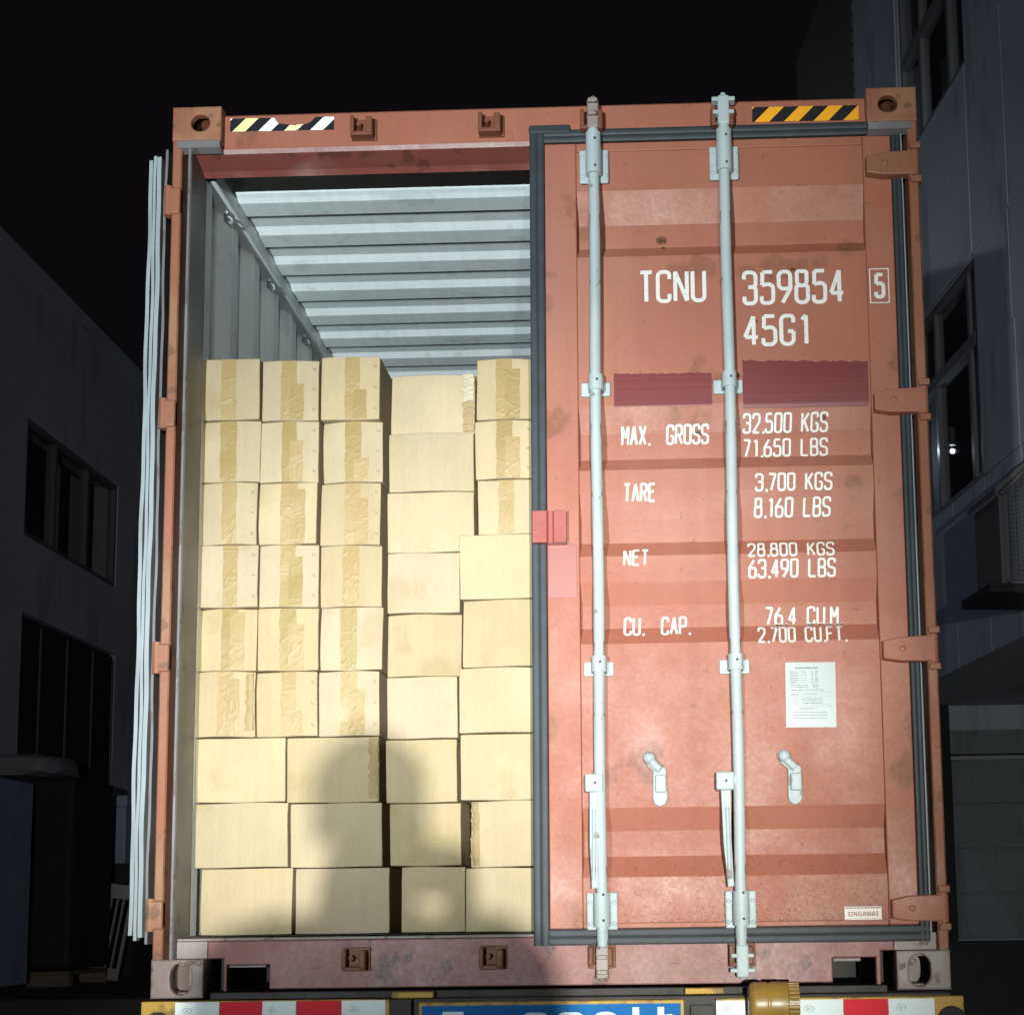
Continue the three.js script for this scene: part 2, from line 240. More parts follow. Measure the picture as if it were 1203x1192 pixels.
// things on the left platform
{
  M.cabinet = std({ map: tile(plasterMap, 1.5), color: new THREE.Color().setRGB(0.6, 0.68, 0.82), roughness: 0.55 });
  const c = thing('metal_cabinet', 'tall blue-grey metal cabinet at the far left edge', 'cabinet', [-4.87, 1.02, -6.3]);
  mesh('body', bx(-0.33, 0.37, 0.04, 1.56, -0.3, 0.28, 0.008), M.cabinet, c); mesh('plinth', bx(-0.32, 0.35, 0, 0.04, -0.28, 0.26), M.dark, c);
  for (const x of [-0.325, 0.023]) { const d = mesh('door', bx(x, x + 0.342, 0.07, 1.53, 0.28, 0.30, 0.006), M.cabinet, c); mesh('handle', bx(x + (x < 0 ? 0.31 : 0.03), x + (x < 0 ? 0.33 : 0.05), 1.18, 1.30, 0.30, 0.325, 0.004), M.steel, d); }
  const st = thing('wrapped_pallet', 'tall black film wrapped pallet load beside the grey cabinet', 'pallet load', [-4.60, 1.02, -7.35]);
  M.film = std({ color: new THREE.Color().setRGB(0.012, 0.012, 0.014), roughness: 0.75, bumpMap: bumpT(1.2), bumpScale: 0.008 });
  mesh('load', bx(-0.29, 0.28, 0.13, 1.66, -0.45, 0.4, 0.05), M.film, st);
  mesh('pallet', [bx(-0.29, 0.28, 0.09, 0.12, -0.45, 0.4), bx(-0.29, 0.28, 0, 0.09, -0.45, -0.36), bx(-0.29, 0.28, 0, 0.09, 0.31, 0.4)], M.floor, st);
  // bundle on top: rounded lumpy sack
  const g = new THREE.SphereGeometry(1, 48, 24), p = g.attributes.position;
  for (let i = 0; i < p.count; i++) { let x = p.getX(i), y = p.getY(i), z = p.getZ(i); const q = (v) => Math.sign(v) * Math.pow(Math.abs(v), 0.5), n = 0.06 * Math.sin(7 * x + 3 * z) * Math.sin(5 * y + 2 + 4 * z); p.setXYZ(i, q(x) * 0.30 * (1 + n), 0.095 + q(y) * 0.095 * (1 + n), q(z) * 0.34 * (1 + n)); }
  g.computeVertexNormals();
  const bn = raw('plastic_bundle', g, std({ color: new THREE.Color().setRGB(0.22, 0.22, 0.25), roughness: 0.5, bumpMap: bumpT(2), bumpScale: 0.02 }));
  bn.position.set(-4.82, 2.678, -7.3); bn.userData = { label: 'pale plastic wrapped bundle lying on top of the black pallet load', category: 'bundle' };
  const lo = thing('storage_box', 'dark blue-grey box on the platform under a paler box', 'box', [-4.58, 1.02, -8.6]);
  mesh('body', bx(-0.22, 0.24, 0, 0.96, -0.25, 0.25, 0.01), M.dark, lo); mesh('lid', bx(-0.235, 0.255, 0.96, 1.005, -0.265, 0.265, 0.008), M.dark, lo);
  const up = thing('storage_box', 'pale blue-grey box stacked on the darker box behind the rack', 'box', [-4.61, 2.026, -8.5]);
  mesh('body', bx(-0.19, 0.20, 0, 0.50, -0.2, 0.2, 0.008), M.cabinet, up); mesh('lid', bx(-0.20, 0.21, 0.502, 0.60, -0.21, 0.21, 0.008), M.cabinet, up); mesh('latch', bx(0.06, 0.10, 0.22, 0.26, 0.2, 0.21, 0.003), M.steel, up);
  const cd = thing('cable', 'thin dark cable hanging down the pale box on the left', 'cable');
  mesh('cord', new THREE.TubeGeometry(new THREE.CatmullRomCurve3([V(-4.80, 2.62, -8.28), V(-4.73, 2.55, -8.275), V(-4.69, 2.40, -8.285), V(-4.67, 2.22, -8.285)]), 24, 0.007, 6), M.dark, cd);
  const rk = thing('slatted_rack', 'small pale slatted rack leaning in front of the boxes', 'rack', [-4.36, 1.04, -7.75]);
  rk.rotation.set(-0.12, 0.12, -0.12);
  M.rack = std({ color: new THREE.Color().setRGB(0.30, 0.30, 0.29), roughness: 0.7 });
  mesh('frame', [bx(-0.10, 0.10, 0, 0.10, -0.02, 0.02), bx(-0.10, 0.10, 0.68, 0.80, -0.02, 0.02), bx(-0.12, -0.095, 0, 0.8, -0.022, 0.022), bx(0.095, 0.12, 0, 0.8, -0.022, 0.022)], M.rack, rk);
  for (const x of [-0.055, -0.005, 0.045]) mesh('slat', bx(x - 0.008, x + 0.008, 0.10, 0.68, -0.012, 0.012), M.rack, rk);
}

// ------------------------------------------------------------------ the container
const box = thing('shipping_container', 'red forty-foot shipping container on a trailer with its left door open', 'shipping container', [0, Y0, 0]);
// corner castings
function casting(sx, top) {
  const cx = sx * 1.138, y0 = top ? 2.778 : 0, y1 = top ? 2.896 : 0.118, cy = (y0 + y1) / 2, m = top ? M.castTop : M.casting;
  const o = [[-0.081, -0.059], [0.081, -0.059], [0.081, 0.059], [-0.081, 0.059]].map(([x, y]) => [cx + x, cy + y]);
  const hole = top ? oval(cx + sx * -0.012, cy + 0.002, 0.062, 0.056) : oval(cx - sx * 0.012, cy, 0.066, 0.094);
  const c = mesh('corner_casting', [prism(o, 'z', -0.030, 0, 0.006, [hole]), prism(o, 'z', -0.178, -0.0305, 0, [rect(cx - 0.055, cx + 0.055, cy - 0.042, cy + 0.042)]), plain(cx - 0.08, cx + 0.08, cy - 0.058, cy + 0.058, -0.185, -0.1785)], m, box);
  c.userData.label = top ? 'rusty brown upper corner casting' : 'worn pale lower corner casting';
}
for (const sx of [-1, 1]) { casting(sx, true); casting(sx, false); }
for (const sx of [-1, 1]) mesh('gusset', prism([[0, 2.777], [0, 2.752], [-0.03, 2.745], [-0.06, 2.777]], 'x', sx < 0 ? -1.20 : 1.06, sx < 0 ? -1.06 : 1.20), M.jamb, box);
// rear posts: outer channel, groove, J bar and jamb
for (const sx of [-1, 1]) {
  const f = (pts) => pts.map(([x, z]) => [x * -sx, z]);
  const ord = (pts) => sx < 0 ? f(pts) : f(pts).reverse();
  mesh('rear_post', prism(ord([[-1.2185, -0.16], [-1.2185, -0.012], [-1.213, -0.005], [-1.190, -0.005], [-1.186, -0.01], [-1.186, -0.16]]), 'y', 0.1185, 2.7775), M.rust, box);
  mesh('post_jamb', sx > 0 ? bx(1.1545, 1.186, 0.1185, 2.7775, -0.16, -0.097, 0.003) : prism(ord([[-1.186, -0.075], [-1.167, -0.075], [-1.167, -0.012], [-1.164, -0.006], [-1.157, -0.006], [-1.154, -0.012], [-1.154, -0.16], [-1.1859, -0.16]]), 'y', 0.1185, 2.7775), M.jamb, box);
}
// header
{
  const prof = [[-0.038, 2.764], [-0.038, 2.878], [-0.046, 2.886], [-0.15, 2.888], [-0.44, 2.888], [-0.44, 2.882], [-0.155, 2.882], [-0.150, 2.735], [-0.14, 2.728], [-0.128, 2.740], [-0.056, 2.758]];
  mesh('door_header', prism(prof, 'x', -1.056, 1.056), M.paint, box);
  for (const sx of [-1, 1]) mesh('header_end', bx(sx * 1.2, sx * 1.168, 2.805, 2.872, -0.40, -0.187), M.grey, box);
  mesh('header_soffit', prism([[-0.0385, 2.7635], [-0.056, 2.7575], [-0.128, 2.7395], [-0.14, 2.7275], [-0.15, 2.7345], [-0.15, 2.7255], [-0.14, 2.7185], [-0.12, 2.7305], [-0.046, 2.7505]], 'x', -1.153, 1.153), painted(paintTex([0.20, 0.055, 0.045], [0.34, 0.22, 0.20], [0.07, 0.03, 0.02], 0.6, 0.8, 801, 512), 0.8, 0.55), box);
}
// sill with two pockets
{
  const sill = [[-1.056, 0.172], [-1.056, 0.118], [-1.005, 0.118], [-1.005, 0.012], [-0.995, 0.012], [-0.995, 0.098], [-0.862, 0.098], [-0.862, 0.024], [0.868, 0.024], [0.868, 0.098], [1.000, 0.098], [1.000, 0.012], [1.015, 0.012], [1.015, 0.118], [1.056, 0.118], [1.056, 0.172]].reverse();
  mesh('door_sill', prism(sill, 'z', -0.10, -0.038, 0.004), M.worn, box);
  mesh('sill_step', [bx(-1.153, 1.153, 0.1725, 0.1805, -0.15, -0.040, 0.003), bx(-1.153, -1.0565, 0.1185, 0.172, -0.10, -0.038, 0.003), bx(1.0565, 1.186, 0.1185, 0.172, -0.10, -0.038, 0.003)], M.casting, box);
  mesh('threshold', bx(-1.153, 1.153, 0.12, 0.186, -0.30, -0.151, 0.003), M.dirty, box);
  mesh('pocket', [plain(-1.03, -0.83, 0.02, 0.115, -0.5, -0.45), plain(-1.03, -0.995, 0.02, 0.115, -0.45, -0.1005), plain(-0.862, -0.83, 0.02, 0.115, -0.45, -0.1005), plain(-0.995, -0.862, 0.099, 0.115, -0.45, -0.1005)], M.dirty, box);
  mesh('pocket', [plain(0.83, 1.03, 0.02, 0.115, -0.5, -0.45), plain(0.84, 0.868, 0.02, 0.115, -0.45, -0.1005), plain(1.0, 1.03, 0.02, 0.115, -0.45, -0.1005), plain(0.868, 1.0, 0.099, 0.115, -0.45, -0.1005)], M.dirty, box);
  mesh('pocket_lip', [bx(0.87, 0.955, 0.086, 0.097, -0.12, -0.045), bx(-0.99, -0.875, 0.090, 0.097, -0.12, -0.045)], M.casting, box);
}
// keepers for the bar ends
function keeper(x, y, flip = 1) {
  mesh('cam_keeper', [bx(x - 0.042, x + 0.042, y - 0.036, y + 0.036, -0.042, -0.030, 0.003), bx(x - 0.040, x - 0.026, y - 0.028, y + 0.030, -0.030, 0.010, 0.004), bx(x + 0.012, x + 0.034, y - 0.030, y + 0.026, -0.030, 0.012, 0.006), bx(x - 0.040, x + 0.034, y - flip * 0.036, y - flip * 0.022, -0.030, 0.006, 0.004), bar(V(x - 0.012, y, -0.030), V(x - 0.012, y + 0.004, 0.0), 0.008, 10)], M.keeper, box);
}
for (const x of [-0.590, -0.169, 0.165, 0.592]) { keeper(x, 2.815, 1); keeper(x, 0.112, 1); }
// hazard tape on the header
{
  const hz = (seed, pale, torn) => canvasTex(1024, 128, (c, w, h) => {
    c.fillStyle = '#15131a'; c.fillRect(0, 0, w, h);
    const n = pale ? 4 : 3.6;
    for (let i = -1; i < 5; i++) { c.fillStyle = pale ? ['#efe9a0', '#f4f6f2', '#f1e6b0', '#f6f7f5'][(i + 4) % 4] : '#f0a714'; const p = w / n, x = i * p + (pale ? 20 : 20); c.beginPath(); c.moveTo(x, h); c.lineTo(x + p * 0.50, h); c.lineTo(x + p * 1.02, 0); c.lineTo(x + p * 0.52, 0); c.fill(); }
    const r = rng(seed); c.globalCompositeOperation = 'destination-out';
    if (torn) { c.beginPath(); c.moveTo(430, 0); c.lineTo(470, 52); c.lineTo(505, 62); c.lineTo(560, 66); c.lineTo(600, 78); c.lineTo(680, 70); c.lineTo(760, 64); c.lineTo(800, 40); c.lineTo(840, 0); c.fill(); c.beginPath(); c.arc(640, 66, 16, 0, 7); c.fill(); }
    for (let i = 0; i < 50; i++) { c.beginPath(); c.arc(r() * w, r() < 0.5 ? r() * 6 : h - r() * 6, 1 + r() * 4, 0, 7); c.fill(); }
  });
  const strip = (x0, x1, yl, yr, hgt, tex) => { const g = new THREE.PlaneGeometry(x1 - x0, hgt), p = g.attributes.position; for (let i = 0; i < 4; i++) p.setY(i, p.getY(i) + mix(yl, yr, p.getX(i) / (x1 - x0) + 0.5)); g.translate((x0 + x1) / 2, 0, -0.0365); raw('hazard_tape', g, std({ map: tex, transparent: true, alphaTest: 0.5, roughness: 0.5 }), box); };
  strip(-1.038, -0.692, 2.848, 2.845, 0.046, hz(5, true, true)); strip(0.688, 1.036, 2.834, 2.831, 0.052, hz(6, false, false));
}
// side panels, roof, front wall, floor, rails
{
  const side = (sx) => { const line = []; let z = -0.16; line.push([-1.20, z], [-1.165, -0.19], [-1.165, -0.25], [-1.20, -0.35]); for (let k = 0; k < 42; k++) { const a = -0.42 - k * 0.279; line.push([-1.20, a], [-1.165, a - 0.07], [-1.165, a - 0.14], [-1.20, a - 0.209]); } const pl = sheetFrom(line, 0.003).map(([x, zz]) => [x * -sx, zz]); return prism(pl, 'y', 0.15, 2.74); };
  mesh('side_panel', side(-1), M.grey, box); mesh('side_panel', side(1), M.grey, box);
  const roof = [[-0.16, 2.876], [-0.412, 2.876], [-0.424, 2.811]]; for (let k = 0; k < 46; k++) { const a = -0.4245 - k * 0.25; roof.push([a, 2.811], [a - 0.040, 2.795], [a - 0.136, 2.795], [a - 0.144, 2.811]); }
  mesh('roof_panel', prism(sheetFrom(roof, 0.003), 'x', -1.17, 1.17), M.grey, box);
  mesh('front_wall', bx(-1.2, 1.2, 0.15, 2.86, -12.19, -12.15), M.grey, box);
  mesh('floor', plain(-1.165, 1.165, 0.15, 0.185, -12.14, -0.301), M.floor, box);
  for (const sx of [-1, 1]) {
    mesh('top_rail', bx(sx * 1.205, sx * 1.135, 2.738, 2.80, -12.1, -0.20, 0.006), M.grey, box);
    mesh('bottom_rail', bx(sx * 1.218, sx * 1.17, 0.02, 0.165, -12.19, -0.19, 0.006), M.worn, box);
  }
  for (const z of [-0.40, -0.96, -1.52, -2.08]) { const t = new THREE.TorusGeometry(0.012, 0.004, 8, 18); t.rotateX(Math.PI / 2 - 0.5).rotateZ(-0.6).translate(-1.146, 2.700, z); mesh('lashing_ring', [t, bar(V(-1.17, 2.715, z - 0.03), V(-1.15, 2.715, z + 0.03), 0.007, 8)], M.rod, box); }
}
// left door folded back along the side
{
  const d = mesh('door', bx(-1.304, -1.258, 0.19, 2.745, -1.22, -0.075, 0.004), M.paint, box); d.userData.label = 'open left door folded back against the side';
  const r = rng(44);
  const wavy = (x0, x1, y0, y1, z0, z1, s) => { const g = new THREE.BoxGeometry(x1 - x0, y1 - y0, z1 - z0, 2, 60, 1), p = g.attributes.position; for (let i = 0; i < p.count; i++) p.setX(i, p.getX(i) + 0.0016 * Math.sin(p.getY(i) * 9 + s) + 0.001 * Math.sin(p.getY(i) * 23 + 2 * s)); return g.translate((x0 + x1) / 2, (y0 + y1) / 2, (z0 + z1) / 2); };
  for (const [x0, x1, y0, y1, z0, z1] of [[-1.312, -1.300, 0.192, 2.742, -0.075, -0.056], [-1.293, -1.283, 0.176, 2.752, -0.075, -0.046], [-1.276, -1.262, 0.186, 2.742, -0.075, -0.034]]) mesh('door_seal', wavy(x0, x1, y0, y1, z0, z1, r() * 6), M.doorSeal, d);
  mesh('dark_gap_backing', bx(-1.3, -1.263, 0.195, 2.74, -0.0748, -0.0735, 0.0005), M.rubber, d);  // dark backing strip: shade of the gaps between the seals, put in as colour
  mesh('door_edge', wavy(-1.2575, -1.249, 0.165, 2.775, -0.11, -0.05, 2), M.jamb, d);
  for (const y of [2.571, 1.852, 1.057, 0.254]) mesh('hinge_lug', [bx(-1.236, -1.186, y - 0.045, y + 0.045, -0.03, 0.004, 0.008), bar(V(-1.226, y - 0.05, -0.008), V(-1.226, y + 0.05, -0.008), 0.015, 12)], M.rust, box);
}
// ------------------------------------------------------------------ the closed right door
const NODES = [[2.735, 0], [2.588, 0], [2.483, 1], [2.404, 1], [2.361, 0], [1.859, 0], [1.775, 1], [1.690, 1], [1.646, 0], [1.573, 0], [1.490, 1], [1.415, 1], [1.365, 0], [1.280, 0], [1.211, 1], [1.138, 1], [1.083, 0], [0.566, 0], [0.495, 1], [0.416, 1], [0.351, 0], [0.205, 0]];
const PROUD = -0.046, RECESS = -0.080, FRAME = -0.038;
const zAt = (y) => { for (let i = 0; i + 1 < NODES.length; i++) if (y <= NODES[i][0] && y >= NODES[i + 1][0]) { const t = (NODES[i][0] - y) / (NODES[i][0] - NODES[i + 1][0]); return mix(PROUD, RECESS, mix(NODES[i][1], NODES[i + 1][1], t)); } return PROUD; };
const door = mesh('door', prism(sheetFrom(NODES.map(([y, k]) => [mix(PROUD, RECESS, k), y]), -0.003), 'x', 0.1085, 1.0445), M.paint, box);
door.userData.label = 'closed right door of corrugated red steel';
mesh('door_frame', [bx(0.004, 0.108, 0.195, 2.752, -0.10, FRAME, 0.005), bx(1.045, 1.136, 0.195, 2.752, -0.10, FRAME, 0.005), bx(0.1083, 1.0447, 2.722, 2.752, -0.10, FRAME - 0.002, 0.004), bx(0.1083, 1.0447, 0.195, 0.212, -0.10, FRAME - 0.002, 0.004)], M.paint, door);
{
  // rubber gasket: ribbed strips round the door
  const rib = (x0, x1) => { const n = 16, o = []; for (let i = 0; i <= n; i++) { const t = i / n; o.push([mix(x0, x1, t), -0.029 + 0.0028 * Math.pow(Math.abs(Math.sin(t * Math.PI * 2)), 0.6)]); } o.push([x1, -0.09], [x0, -0.09]); return o.reverse(); };
  mesh('gasket', prism(rib(-0.044, 0.0035), 'y', 0.145, 2.806), M.rubber, door);
  mesh('gasket', prism(rib(1.1365, 1.166), 'y', 0.145, 2.752), M.rubber, door);
  const hr = (y0, y1) => { const n = 12, o = []; for (let i = 0; i <= n; i++) { const t = i / n; o.push([-0.0295 + 0.0028 * Math.pow(Math.abs(Math.sin(t * Math.PI * 2)), 0.6), mix(y0, y1, t)]); } o.push([-0.09, y1], [-0.09, y0]); return o; };
  mesh('gasket', prism(hr(2.7525, 2.795), 'x', 0.004, 1.150), M.rubber, door); mesh('gasket', prism(hr(0.145, 0.1945), 'x', 0.004, 1.165), M.rubber, door);
  mesh('gasket_corner', bx(-0.046, 0.09, 2.784, 2.812, -0.036, -0.024, 0.005), M.rubber, door);
  mesh('seal_edge', bx(1.1665, 1.170, 0.15, 2.75, -0.08, -0.026, 0.001), M.doorSeal, door);
}
// bars
function bolts(list, z, parent, m = M.dirty) { for (const [x, y] of list) mesh('bolt_hole', bar(V(x, y, z - 0.004), V(x, y, z + 0.0015), 0.0042, 10), m, parent); }
function lockingRod(x, turned) {
  const r = 0.0175, pts = []; for (let i = 0; i <= 12; i++) pts.push(V(x + 0.0018 * Math.sin(i * 1.3 + x * 7), mix(0.075, 2.855, i / 12), 0.0015 * Math.sin(i * 0.9)));
  mesh('locking_rod', new THREE.TubeGeometry(new THREE.CatmullRomCurve3(pts), 60, r, 18), M.rod, door);
  for (const [y0, y1] of [[2.611, 2.742], [0.190, 0.306]]) {
    mesh('rod_bearing', [bx(x - 0.048, x + 0.048, y0 + (y0 > 1 ? -0.004 : 0), y1 - (y0 > 1 ? 0.02 : 0), FRAME - 0.002, FRAME + 0.012, 0.009), bar(V(x, y0 + 0.01, 0.001), V(x, y1 + (y0 > 1 ? 0.02 : -0.004), 0.001), 0.0245, 20), bx(x - 0.026, x + 0.026, y0 + 0.014, y1 - 0.026, FRAME, 0.004, 0.006)], M.rod, door);
    bolts([[x + 0.006, y0 + 0.030], [x + 0.006, y1 - 0.008]], 0.0255, door); for (const [a, b] of [[-0.037, 0.02], [0.037, 0.02], [-0.037, 0.085], [0.037, 0.085]]) mesh('rivet', new THREE.SphereGeometry(0.007, 10, 6).scale(1, 1, 0.5).translate(x + a, y0 + b, FRAME + 0.012), M.rod, door);
  }
  for (const y of [1.912, 1.003]) {
    const c = mesh('rod_bracket', [bx(x - 0.050, x + 0.045, y - 0.024, y + 0.022, PROUD - 0.03, PROUD + 0.012, 0.005), bar(V(x, y - 0.018, 0.001), V(x, y + 0.032, 0.001), 0.0235, 20), bx(x - 0.024, x + 0.024, y - 0.018, y + 0.02, PROUD, 0.004, 0.004)], M.rod, door);
    bolts([[x + 0.004, y + 0.012]], 0.0245, door);
  }
  for (const s of [1, -1]) {           // cam ends
    const y = s > 0 ? 2.83 : 0.098, w = turned ? 0.016 : 0.038, d = turned ? 0.034 : 0.018;
    mesh('cam_end', [bx(x - 0.019, x + 0.019, y - 0.055, y + 0.045, -0.018, 0.020, 0.007), bx(x - w, x + w, y + s * 0.026, y + s * 0.040, -d, d, 0.004), bx(x - w * 0.92, x + w * 0.92, y - s * 0.018, y - s * 0.005, -d, d, 0.004), bar(V(x, y + s * 0.04, 0), V(x, y + s * 0.058, 0), 0.013, 12, 0.009)], turned ? M.casting : M.rod, door);
  }
}
lockingRod(0.167, true); lockingRod(0.592, false);
function handle(x, hubX, lower) {
  mesh('handle_hub', [bx(hubX - 0.030, hubX + 0.026, 0.612, 0.668, -0.016, 0.022, 0.006), bx(hubX - 0.03, x + 0.012, 0.63, 0.655, -0.01, 0.016, 0.004)], M.rod, door);
  const w = 0.016, pr = [[hubX - w, 0.612], [hubX + w * 0.9, 0.612], [hubX + w * 0.6 + lower * 0.6, 0.46], [hubX + w * 0.8 + lower, 0.318], [hubX - w * 0.4 + lower, 0.316], [hubX - w * 0.9 + lower * 0.5, 0.45]].reverse();
  mesh('handle', [prism(pr, 'z', 0.002, 0.016, 0.003), bar(V(hubX + lower * 0.3, 0.56, 0.014), V(hubX + lower, 0.34, 0.014), 0.007, 10)], M.rod, door);
  bolts([[hubX + 0.001, 0.64]], 0.0222, door);
}
handle(0.167, 0.150, -0.006); handle(0.592, 0.553, 0.006);
for (const x of [0.344, 0.762]) {       // handle retainers on the panel
  const z0 = PROUD, out = [[-0.045, 0.160], [-0.030, 0.168], [-0.012, 0.158], [-0.002, 0.136], [0.026, 0.112], [0.030, 0.020], [0.022, 0.002], [0.004, -0.006], [-0.012, 0.004], [-0.016, 0.020], [-0.014, 0.106], [-0.036, 0.126], [-0.048, 0.146]].map(([a, b]) => [x + a, 0.572 + b]).reverse();
  mesh('handle_retainer', [prism(out, 'z', z0, z0 + 0.016, 0.004), bx(x - 0.008, x + 0.026, 0.61, 0.665, z0 + 0.014, z0 + 0.034, 0.006), new THREE.SphereGeometry(0.019, 14, 10).translate(x - 0.026, 0.718, z0 + 0.024), bar(V(x - 0.028, 0.716, z0 + 0.02), V(x + 0.008, 0.680, z0 + 0.024), 0.013, 12), bar(V(x + 0.006, 0.592, z0 + 0.012), V(x + 0.006, 0.592, z0 + 0.021), 0.011, 12)], M.rod, door);
}
for (const y of [2.636, 1.842, 1.044, 0.245]) {
  const b = (q) => q.map(([x, k]) => [x, y + k]);
  mesh('hinge', [prism(b([[1.050, -0.030], [1.100, -0.039], [1.205, -0.041], [1.205, 0.041], [1.100, 0.037], [1.050, 0.026]]), 'z', FRAME + 0.001, 0.001, 0.004), bar(V(1.206, y - 0.043, -0.014), V(1.206, y + 0.043, -0.014), 0.016, 14), new THREE.SphereGeometry(0.010, 12, 8).scale(1, 1, 0.35).translate(1.11, y, 0.001)], y > 2 ? M.rust : M.paint, door);
  for (const k of [0.046, -0.068]) mesh('hinge_lug', bx(1.190, 1.226, y + k, y + k + 0.022, -0.04, 0.006, 0.005), M.rust, box);
}
// lock box and overpainted patch on the door edge
mesh('lock_box', [prism([[-0.038, -0.02], [-0.038, 0.006], [0.006, 0.006], [0.012, -0.006], [0.024, -0.006], [0.030, 0.004], [0.068, 0.004], [0.068, -0.037], [0.03, -0.037]].reverse(), 'y', 1.402, 1.505, 0.002)], M.doorRed, door);
mesh('overpaint', bx(0.007, 0.098, 1.232, 1.401, FRAME - 0.006, FRAME + 0.0012, 0.001), M.pinkPaint, door);
// sheets that follow the corrugated panel, for paint and lettering
function onPanel(name, x0, x1, y0, y1, mat, off, u = (x) => (x - x0) / (x1 - x0), v = (y) => (y - y0) / (y1 - y0)) {
  const ys = [y0, ...NODES.map((n) => n[0]).filter((y) => y > y0 && y < y1).sort((a, b) => a - b), y1], P = [], U = [], I = [];
  ys.forEach((y, i) => { for (const x of [x0, x1]) { P.push(x, y, zAt(y) + off); U.push(u(x), v(y)); } if (i) { const k = i * 2 - 2; I.push(k, k + 1, k + 3, k, k + 3, k + 2); } });
  const g = new THREE.BufferGeometry(); g.setAttribute('position', new THREE.Float32BufferAttribute(P, 3)); g.setAttribute('uv', new THREE.Float32BufferAttribute(U, 2)); g.setIndex(I); g.computeVertexNormals();
  return raw(name, g.toNonIndexed(), mat, door);
}
function patchTex(seed, tl, tr) { return canvasTex(512, 256, (c, w, h) => { c.fillStyle = '#6a2020'; c.beginPath(); c.moveTo(4, h); for (let i = 0; i <= 40; i++) c.lineTo(4 + i / 40 * (w - 8), mix(tl, tr, i / 40) + 10 * (hash(i, seed, 3) - 0.5)); c.lineTo(w - 4, h); c.fill(); c.globalCompositeOperation = 'source-atop'; const r = rng(seed); for (let i = 0; i < 260; i++) { c.fillStyle = r() < 0.5 ? 'rgba(150,62,58,0.05)' : 'rgba(96,34,40,0.05)'; c.fillRect(0, r() * h, w, 1 + r() * 5); } }); }
onPanel('overpaint', 0.220, 0.540, 1.855, 1.972, std({ map: patchTex(3, 14, 22), transparent: true, roughness: 0.5 }), 0.0012);
onPanel('overpaint', 0.634, 1.042, 1.842, 2.006, std({ map: patchTex(4, 10, 30), transparent: true, roughness: 0.5 }), 0.0012);
// lettering
const GL = {
  T: [[[0, 0], [1, 0]], [[0.5, 0], [0.5, 2]]], C: [[[1, 0.5], [1, 0], [0, 0], [0, 2], [1, 2], [1, 1.5]]], N: [[[0, 2], [0, 0]], [[0, 0], [1, 2]], [[1, 2], [1, 0]]], U: [[[0, 0], [0, 2], [1, 2], [1, 0]]],
  3: [[[0, 0.45], [0, 0], [1, 0], [1, 0.95], [0.35, 0.95]], [[0.35, 0.95], [1, 0.95], [1, 2], [0, 2], [0, 1.55]]], 5: [[[0.95, 0], [0.1, 0]], [[0.1, 0], [0.06, 0.85]], [[0.06, 0.85], [1, 0.72], [1, 2], [0, 2], [0, 1.55]]],
  9: [[[1, 0.6], [1, 0], [0, 0], [0, 1.1], [1, 1.1], [1, 0.6]], [[1, 0.6], [1, 1.1], [0.3, 2]]], 6: [[[0, 1.4], [0, 2], [1, 2], [1, 0.9], [0, 0.9], [0, 1.4]], [[0, 1.4], [0, 0.9], [0.7, 0]]], 8: [[[0.5, 0], [0.08, 0], [0.08, 0.92], [0.92, 0.92], [0.92, 0], [0.5, 0]], [[0.5, 0.92], [0, 0.92], [0, 2], [1, 2], [1, 0.92], [0.5, 0.92]]],
  4: [[[0.72, 2], [0.72, 0]], [[0.72, 0], [0, 1.45]], [[0, 1.45], [1.05, 1.45]]], G: [[[1, 0.5], [1, 0], [0, 0], [0, 2], [1, 2], [1, 1.1]], [[1, 1.1], [0.55, 1.1]]], 1: [[[0.2, 0.3], [0.55, 0]], [[0.55, 0], [0.55, 2]]],
  M: [[[0, 2], [0, 0]], [[0, 0], [0.5, 1.2]], [[0.5, 1.2], [1, 0]], [[1, 0], [1, 2]]], A: [[[0, 2], [0.5, 0]], [[0.5, 0], [1, 2]], [[0.2, 1.3], [0.8, 1.3]]], X: [[[0, 0], [1, 2]], [[1, 0], [0, 2]]], R: [[[0, 2], [0, 0]], [[0, 0], [1, 0], [1, 1], [0, 1]], [[0.5, 1], [1, 2]]],
  O: [[[0.5, 0], [0, 0], [0, 2], [1, 2], [1, 0], [0.5, 0]]], S: [[[1, 0.45], [1, 0], [0, 0], [0, 0.9], [1, 1.1], [1, 2], [0, 2], [0, 1.55]]], 2: [[[0, 0.5], [0, 0], [1, 0], [1, 0.8], [0, 2]], [[0, 2], [1, 2]]], 0: [[[0.5, 0], [0, 0], [0, 2], [1, 2], [1, 0], [0.5, 0]]],
  K: [[[0, 0], [0, 2]], [[1, 0], [0, 1.2]], [[0.35, 0.85], [1, 2]]], 7: [[[0, 0], [1, 0]], [[1, 0], [0.35, 2]]], L: [[[0, 0], [0, 2]], [[0, 2], [1, 2]]], B: [[[0, 0], [0, 2]], [[0, 0], [0.95, 0], [0.95, 0.95], [0, 0.95]], [[0, 0.95], [1, 0.95], [1, 2], [0, 2]]], E: [[[1, 0], [0, 0]], [[0, 0], [0, 2]], [[0, 2], [1, 2]], [[0, 0.95], [0.8, 0.95]]],
  P: [[[0, 2], [0, 0]], [[0, 0], [1, 0], [1, 1.05], [0, 1.05]]], F: [[[1, 0], [0, 0]], [[0, 0], [0, 2]], [[0, 0.95], [0.8, 0.95]]], I: [[[0.5, 0], [0.5, 2]]],
};
